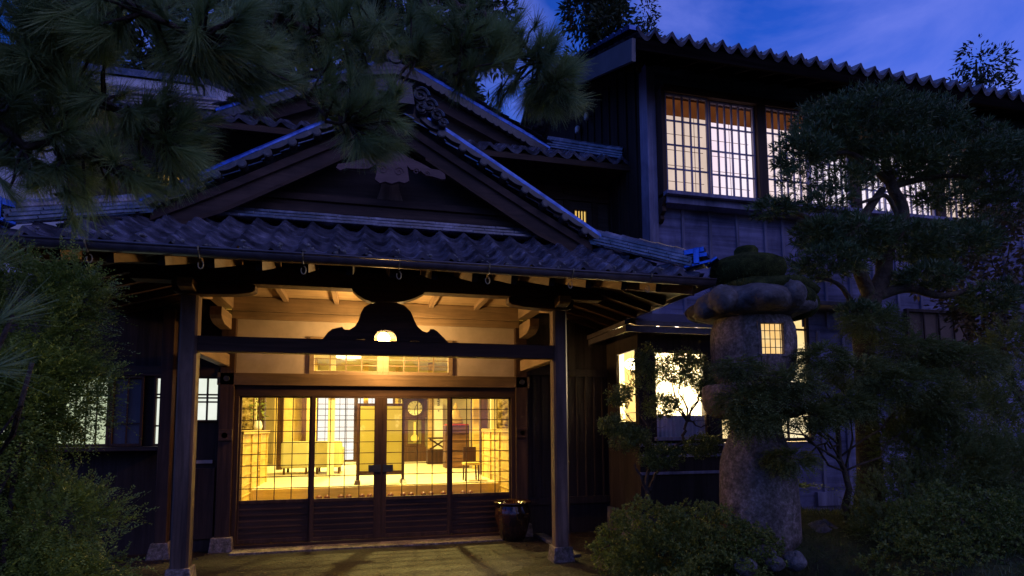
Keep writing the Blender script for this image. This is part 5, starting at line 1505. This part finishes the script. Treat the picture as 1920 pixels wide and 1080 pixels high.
cl_ = [((5.495, -2.600, 4.959), .95, .6, .30), ((4.894, -2.600, 4.792), .50, .45, .28), ((6.228, -2.500, 5.031), .55, .5, .30), ((4.393, -2.750, 4.447), .34, .32, .22), ((6.731, -2.600, 4.704), .70, .55, .30), ((5.737, -2.700, 4.521), .60, .5, .22), ((7.442, -2.500, 4.652), .55, .5, .38),
       ((4.265, -2.800, 4.114), .22, .22, .14, 1), ((4.591, -2.800, 3.907), .30, .28, .14, 1), ((4.249, -2.800, 3.819), .30, .28, .10, 1), ((3.917, -2.800, 3.750), .22, .22, .09), ((4.933, -2.750, 4.200), .26, .26, .14, 1), ((6.203, -2.600, 4.145), .28, .3, .13, 1), ((6.608, -2.600, 4.227), .36, .32, .16, 1), ((7.395, -2.500, 4.166), .45, .40, .22, 1),
       ((4.913, -2.800, 3.547), .50, .42, .20), ((5.662, -2.700, 3.541), .55, .42, .22), ((4.572, -2.850, 3.216), .42, .36, .18), ((6.494, -2.650, 3.615), .5, .42, .22), ((5.892, -2.800, 3.128), .4, .3, .14), ((4.387, -2.850, 3.492), .26, .26, .15), ((6.931, -2.700, 2.954), .4, .3, .18), ((4.946, -2.850, 2.685), .3, .25, .10)]
Ps, Ds = [], []
for (c, rx, ry, rz, *air) in cl_:
    P, D = blob(c, (rx, ry, rz), int((1100 if air else 1900) * (rx * ry + rz * (rx + ry))), 0.3 if air else 0.5, 0.5 if air else 0.3, 6)
    Ps.append(P); Ds.append(D)
P, D = np.vstack(Ps), np.vstack(Ds)
m = len(P)
D = unit(D * [1, 1, .7] + [0, 0, .75])
V = leaf_quads(np.repeat(P, 9, 0), np.repeat(D, 9, 0) + unit(RNG.normal(size=(m * 9, 3))) * 0.95, 0.085 * RNG.uniform(.4, 1.25, m * 9), 0.011 * RNG.uniform(.7, 1.3, m * 9), 0.02)
quads('crown', V, PODO, t, np.repeat(RNG.random(m), 9) * .65 + RNG.random(m * 9) * .35)
# maple at the far right with broad leaves
t = thing('autumn_maple', 'broad leaved tree reaching in at the far right edge below the eave', 'tree', (8.4, -1.6, 0.1))
b = MB()
pts = limb(b, (8.6, -1.6, 0), (8.5, -1.7, 3.2), 0.07, 0.04)
Ps, Ds = [], []
for c, rx, rz in (((7.996, -2.000, 2.577), .5, .25), ((7.724, -1.900, 3.162), .45, .2), ((8.134, -1.800, 4.181), .55, .25), ((8.329, -1.900, 3.636), .5, .3), ((7.412, -1.900, 3.727), .4, .15), ((7.118, -1.900, 3.420), .4, .15), ((7.981, -1.900, 2.954), .55, .25), ((8.644, -1.800, 4.451), .5, .2), ((7.065, -1.900, 3.849), .3, .12)):
    P, D = blob(c, (rx, .4, rz), int(420 * rx), 0.1, 0.2, 5)
    Ps.append(P); Ds.append(unit(D * [1, 1, .3] + [-.2, -.3, -.3]))
    limb(b, pts[random.randint(3, 6)], c, 0.016, 0.005)
P, D = np.vstack(Ps), np.vstack(Ds)
V = leaf_quads(np.repeat(P, 3, 0) + RNG.normal(size=(len(P) * 3, 3)) * .05, np.repeat(D, 3, 0) + RNG.normal(size=(len(P) * 3, 3)) * .4, 0.11 * RNG.uniform(.6, 1.1, len(P) * 3), 0.055, 0.06, np.array([0, 0, 1.0]))
b.build('trunk', BARK, t, smooth=True)
quads('leaves', V, leaf_mat('red_maple', (0.05, 0.07, 0.03), (0.26, 0.18, 0.08), 0.4, 0.2, 2), t, RNG.random(len(V)))
# fern by the lantern
t = thing('fern', 'pale fronded fern beside the lantern foot', 'fern', (4.417, -2.400, 0.855))
P, D = [], []
c = np.array((4.414, -2.400, 0.797))
for k in range(9):
    a = k * 0.7
    P.append(c); D.append((math.cos(a), math.sin(a), 0.45))
P, D = np.array(P), np.array(D)
V, r = spray_quads(P, D, 0.42, 26, 0.075, 0.014, 1.1, 0.5)
quads('fronds', V, YEW, t, r)
# grass-like ground cover and moss fuzz on the bed
n = 16000
gx_, gy_ = RNG.uniform(2.4, 8.0, n), RNG.uniform(-5.2, -1.0, n)
gz_ = np.array([ground_h(x, y) for x, y in zip(gx_, gy_)])
k_ = (gz_ > 0.06) & (np.sin(gx_ * 3.1) * np.sin(gy_ * 2.7 + 1) > -0.45)
P = np.stack([gx_, gy_, gz_ - .015], 1)[k_]
gc = thing('ground_cover', None, None, (4, -3, 0))
gc['kind'] = 'stuff'
q = quads('ground_cover', needle_quads(P, RNG.normal(size=P.shape) * .6 + [0, 0, 1], RNG.uniform(.02, .07, len(P)), 0.008), GRASSM, gc, RNG.random(len(P)))
q.parent = None; q.location = (4, -3, 0); q['kind'] = 'stuff'
bpy.data.objects.remove(gc); q.name = 'ground_cover'
n = 900
px_, py_ = RNG.uniform(2.5, 7.5, n), RNG.uniform(-5.0, -1.0, n)

# ------------------------------------------------------------------ plants on the left
shrub('yew_bush', 'tall bright green feathery yew beside the porch gutter on the left', 'bush', (-2.1, -4.6, 0.0),
      [(-1.95, -4.55, 1.95, .40, .4, .48), (-2.2, -4.7, 1.5, .5, .45, .5), (-1.75, -4.5, 1.7, .28, .3, .34), (-2.35, -4.7, 2.2, .4, .4, .35), (-1.75, -4.45, 2.22, .20, .25, .22), (*(-1.826, -4.750, 1.574), .24, .3, .26), (*(-1.794, -4.700, 1.756), .22, .3, .2)], 8200, None, 0.026, 0.0085, YEW, K=16, twigL=0.17, stems=7, gap=0.08, up=0.35, stem_r=0.02)
shrub('yew_bush', 'lower dark feathery yew in the bottom left corner', 'bush', (-1.9, -4.5, 0.0),
      [(-1.75, -4.55, 1.02, .36, .35, .30), (-1.95, -4.7, 0.75, .5, .4, .35), (-1.55, -4.45, 0.78, .22, .25, .22), (-2.3, -4.7, 1.0, .45, .4, .35), (-1.85, -4.6, .4, .45, .4, .35)], 7400, None, 0.026, 0.0085, YEW, K=16, twigL=0.17, stems=7, gap=0.2, up=0.35, stem_r=0.02)

# overhanging black pine
pine = thing('black_pine', 'black pine overhanging the porch roof with long drooping needle tufts', 'tree', (-3.4, -6.0, 0))
b = MB()
tr_ = [Vector((-3.4, -6.0, -.1)), Vector((-3.3, -5.95, 1.2)), Vector((-3.1, -6.05, 2.4)), Vector((-2.7, -5.9, 3.3)), Vector((-2.1, -5.75, 3.85)), Vector((-1.3, -5.6, 4.0))]
b.tube(tr_, [0.17, 0.15, 0.13, 0.11, 0.09, 0.07], 10)
def br(pts, r0, r1):
    pts = [Vector(p) for p in pts]
    q = []
    for a, c in zip(pts, pts[1:]):
        for k in range(4):
            q.append(a.lerp(c, k / 4) + Vector((random.uniform(-.02, .02), random.uniform(-.02, .02), random.uniform(-.02, .02))))
    q.append(pts[-1])
    b.tube(q, [r0 + (r1 - r0) * i / (len(q) - 1) for i in range(len(q))], 7)
    return q
B_ = []
B_ += br([(-1.3, -5.6, 4.0), (-0.761, -5.500, 3.410), (-0.624, -5.400, 3.290), (-0.467, -5.400, 3.222), (-0.352, -5.400, 3.222)], 0.03, 0.010)
B_ += br([(-0.624, -5.400, 3.290), (-0.644, -5.450, 3.059), (-0.528, -5.400, 2.984), (-0.425, -5.400, 2.863), (-0.311, -5.400, 2.828)], 0.018, 0.006)
B_ += br([(-1.3, -5.6, 4.0), (-0.360, -5.400, 3.644), (-0.019, -5.350, 3.617), (0.239, -5.350, 3.499), (0.208, -5.350, 3.303), (0.162, -5.350, 3.162)], 0.035, 0.008)
B_ += br([(0.239, -5.350, 3.499), (0.452, -5.350, 3.396), (0.671, -5.350, 3.263)], 0.016, 0.006)
B_ += br([(-0.352, -5.400, 3.222), (-0.165, -5.400, 3.290), (-0.019, -5.400, 3.184)], 0.01, 0.005)
B_ += br([tr_[3], (-1.464, -5.900, 2.741), (-1.286, -5.900, 2.679), (-1.120, -5.850, 2.603), (-0.938, -5.800, 2.518)], 0.035, 0.008)
B_ += br([tr_[3], (-1.419, -6.000, 2.445), (-1.271, -5.900, 2.394), (-1.130, -5.800, 2.401)], 0.03, 0.008)
B_ += br([tr_[4], (-1.123, -6.000, 2.942), (-0.887, -6.100, 2.750), (-0.736, -6.100, 2.705)], 0.025, 0.006)
tuft_regions = [ # centre, radii, number
    ((0.411, -5.350, 3.266), (0.36, 0.22, 0.20), 56), ((0.669, -5.350, 3.151), (0.16, 0.15, 0.12), 14), ((0.187, -5.350, 3.409), (0.32, 0.2, 0.14), 26),
    ((-0.208, -5.400, 2.890), (0.17, 0.15, 0.16), 20), ((-0.229, -5.400, 2.750), (0.06, 0.06, 0.03), 4), ((-0.348, -5.400, 2.984), (0.2, 0.15, 0.14), 14), ((-0.534, -5.400, 3.231), (0.36, 0.2, 0.16), 34), ((-0.213, -5.400, 3.283), (0.3, 0.2, 0.16), 24),
    ((-1.134, -5.800, 2.495), (0.40, 0.25, 0.20), 46), ((-0.901, -5.750, 2.507), (0.12, 0.2, 0.12), 11), ((-1.282, -5.900, 2.607), (0.3, 0.25, 0.2), 26), ((-0.813, -6.100, 2.745), (0.36, 0.2, 0.11), 28), ((-0.648, -5.900, 2.735), (0.16, 0.15, 0.10), 12), ((-1.245, -6.000, 2.778), (0.35, 0.2, 0.14), 34), ((-1.296, -6.000, 2.683), (0.2, 0.2, 0.14), 16), ((-1.314, -5.800, 2.326), (0.2, 0.2, 0.12), 12)]
TP, TD = [], []
Bn = np.array([tuple(p) for p in B_])
for c, r, n in tuft_regions:
    P, D = blob(c, r, int(n * 1.75), 0.1)
    c = np.array(c)
    for p in P:
        j = np.argmin(((Bn - p) ** 2).sum(1))
        v = p - Bn[j]
        d = v / (np.linalg.norm(v) + 1e-6) + (p - c) / (np.linalg.norm(p - c) + 1e-6) * .5 + np.array([0.1, -.1, 0.2]) + RNG.normal(size=3) * .45
        TP.append(p); TD.append(d)
        if np.linalg.norm(v) > 0.05:
            limb(b, tuple(Bn[j]), tuple(p), 0.006, 0.0035, 0.08, 4, sides=4)
TP, TD = np.array(TP), np.array(TD)
b.build('trunk', BARK, pine, smooth=True)
V, r = tuft_quads(TP, TD, 130, 0.112, 0.0020, 0.85)
quads('needles', V, PINE, pine, r)
# loose pine shoots in front of the yew
t = thing('pine_sapling', 'blurred near pine shoots reaching in at the left edge', 'tree', (-1.75, -6.15, 0))
b = MB()
for q in ((-1.192, -6.100, 1.807), (-1.228, -6.100, 1.671), (-1.158, -6.100, 1.552), (-1.246, -6.100, 1.973), (-1.186, -6.000, 1.682)):
    limb(b, (-1.75, -6.15, 0.3), q, 0.015, 0.006)
b.tube([(-1.75, -6.15, -.05), (-1.75, -6.15, 0.4)], 0.02, 7)
b.build('trunk', BARK, t, smooth=True)
P = np.array([(-1.198, -6.100, 1.807), (-1.228, -6.100, 1.656), (-1.251, -6.100, 1.957)])
V, r = tuft_quads(P, np.array([[.6, .1, .5], [.6, 0, .2], [.5, 0, .8]]), 70, 0.14, 0.0022, 0.75)
quads('needles', V, PINE, t, r)

# ------------------------------------------------------------------ trees on the hill behind
def far_tree(name, label, base, h, rad, n, seed, L=0.45, conic=0.7, mat=CEDAR, group='trees on the hill behind the roofs'):
    t = thing(name, label, 'tree', base, group)
    rng = random.Random(seed)
    b = MB().tube([(base[0], base[1], base[2]), (base[0] + .1, base[1], base[2] + h * .5), (base[0], base[1], base[2] + h * .97)], [rad * .10, rad * .06, 0.03], 7)
    Ps, Ds = [], []
    nb = 26
    for i in range(nb):
        f = 0.16 + 0.84 * (i + rng.random()) / nb
        rr = rad * (1 - conic * f) * rng.uniform(.75, 1.1)
        a = rng.uniform(0, 2 * PI)
        off = rr * 0.55
        c = (base[0] + off * math.cos(a), base[1] + off * math.sin(a), base[2] + h * f)
        b.tube([(base[0], base[1], c[2] - .3), c], [0.07, 0.02], 5)
        P, D = blob(c, (rr * .62, rr * .62, h / nb * 1.25), int(n / nb), 0.35, 0.2, 1.2)
        Ps.append(P); Ds.append(D)
    b.build('trunk', BARK, t)
    P, D = np.vstack(Ps), np.vstack(Ds)
    V = leaf_quads(P, D + [0, 0, -.3] + RNG.normal(size=P.shape) * .5, L * RNG.uniform(.5, 1.2, len(P)), L * .32, 0.05)
    quads('crown', V, mat, t, RNG.random(len(P)))
for i, (px, y, h, rad) in enumerate(((-9.5, 14, 19, 3.0), (-6.4, 15, 22, 3.2), (-3.6, 14, 21, 3.0), (-0.9, 15.5, 23, 3.2), (1.7, 14.5, 22, 3.0), (3.9, 15.5, 23, 2.7), (10.2, 17, 24.0, 3.1))):
    far_tree('cedar_tree', ('dark cedar farthest left behind the white storehouse', 'dark cedar right behind the storehouse roof', 'dark cedar rising behind the left roof slope', 'tall dark cedar behind the middle of the porch ridge', 'dark cedar behind the right rear gable', 'dark cedar in the gap beside the patch of sky', 'dark cedar topping out just above the wing roof corner')[i],
             (px, y, 0.0), h, rad, 17000, i, 0.40, 0.5)
far_tree('cedar_tree', 'slim dark tree with sky showing between its sprays above the wing ridge', (13.1, 17, 0), 21.5, 2.3, 9000, 21, 0.24, 0.6)
far_tree('hill_tree', 'spiky broadleaf tree against the sky at the far right', (24.0, 10, 0), 16.6, 2.6, 9000, 33, 0.26, 0.55, CEDAR, None)

n = 2600
P = np.stack([RNG.uniform(-2.6, 3.0, n), RNG.uniform(-3.6, -0.1, n), np.full(n, 0.012)], 1)
P = P[(np.abs(P[:, 0]) > 1.2 + RNG.normal(size=n) * .8) | (P[:, 1] < -1.9)]
D = RNG.normal(size=P.shape) * [1, 1, .06]
lit_ = thing('fallen_needles', None, None, (0, -2, 0))
q = quads('fallen_litter', np.vstack([needle_quads(P, D, 0.07, 0.003), leaf_quads(P[:260] + [.05, .03, .002], D[:260], 0.035, 0.016)]), leaf_mat('dry_litter', (0.04, 0.025, 0.012), (0.16, 0.10, 0.045), 0.6, 0), lit_, RNG.random(len(P) + 260))
q.parent = None; q.location = (0, -2, 0); q['kind'] = 'stuff'
bpy.data.objects.remove(lit_); q.name = 'fallen_needles'
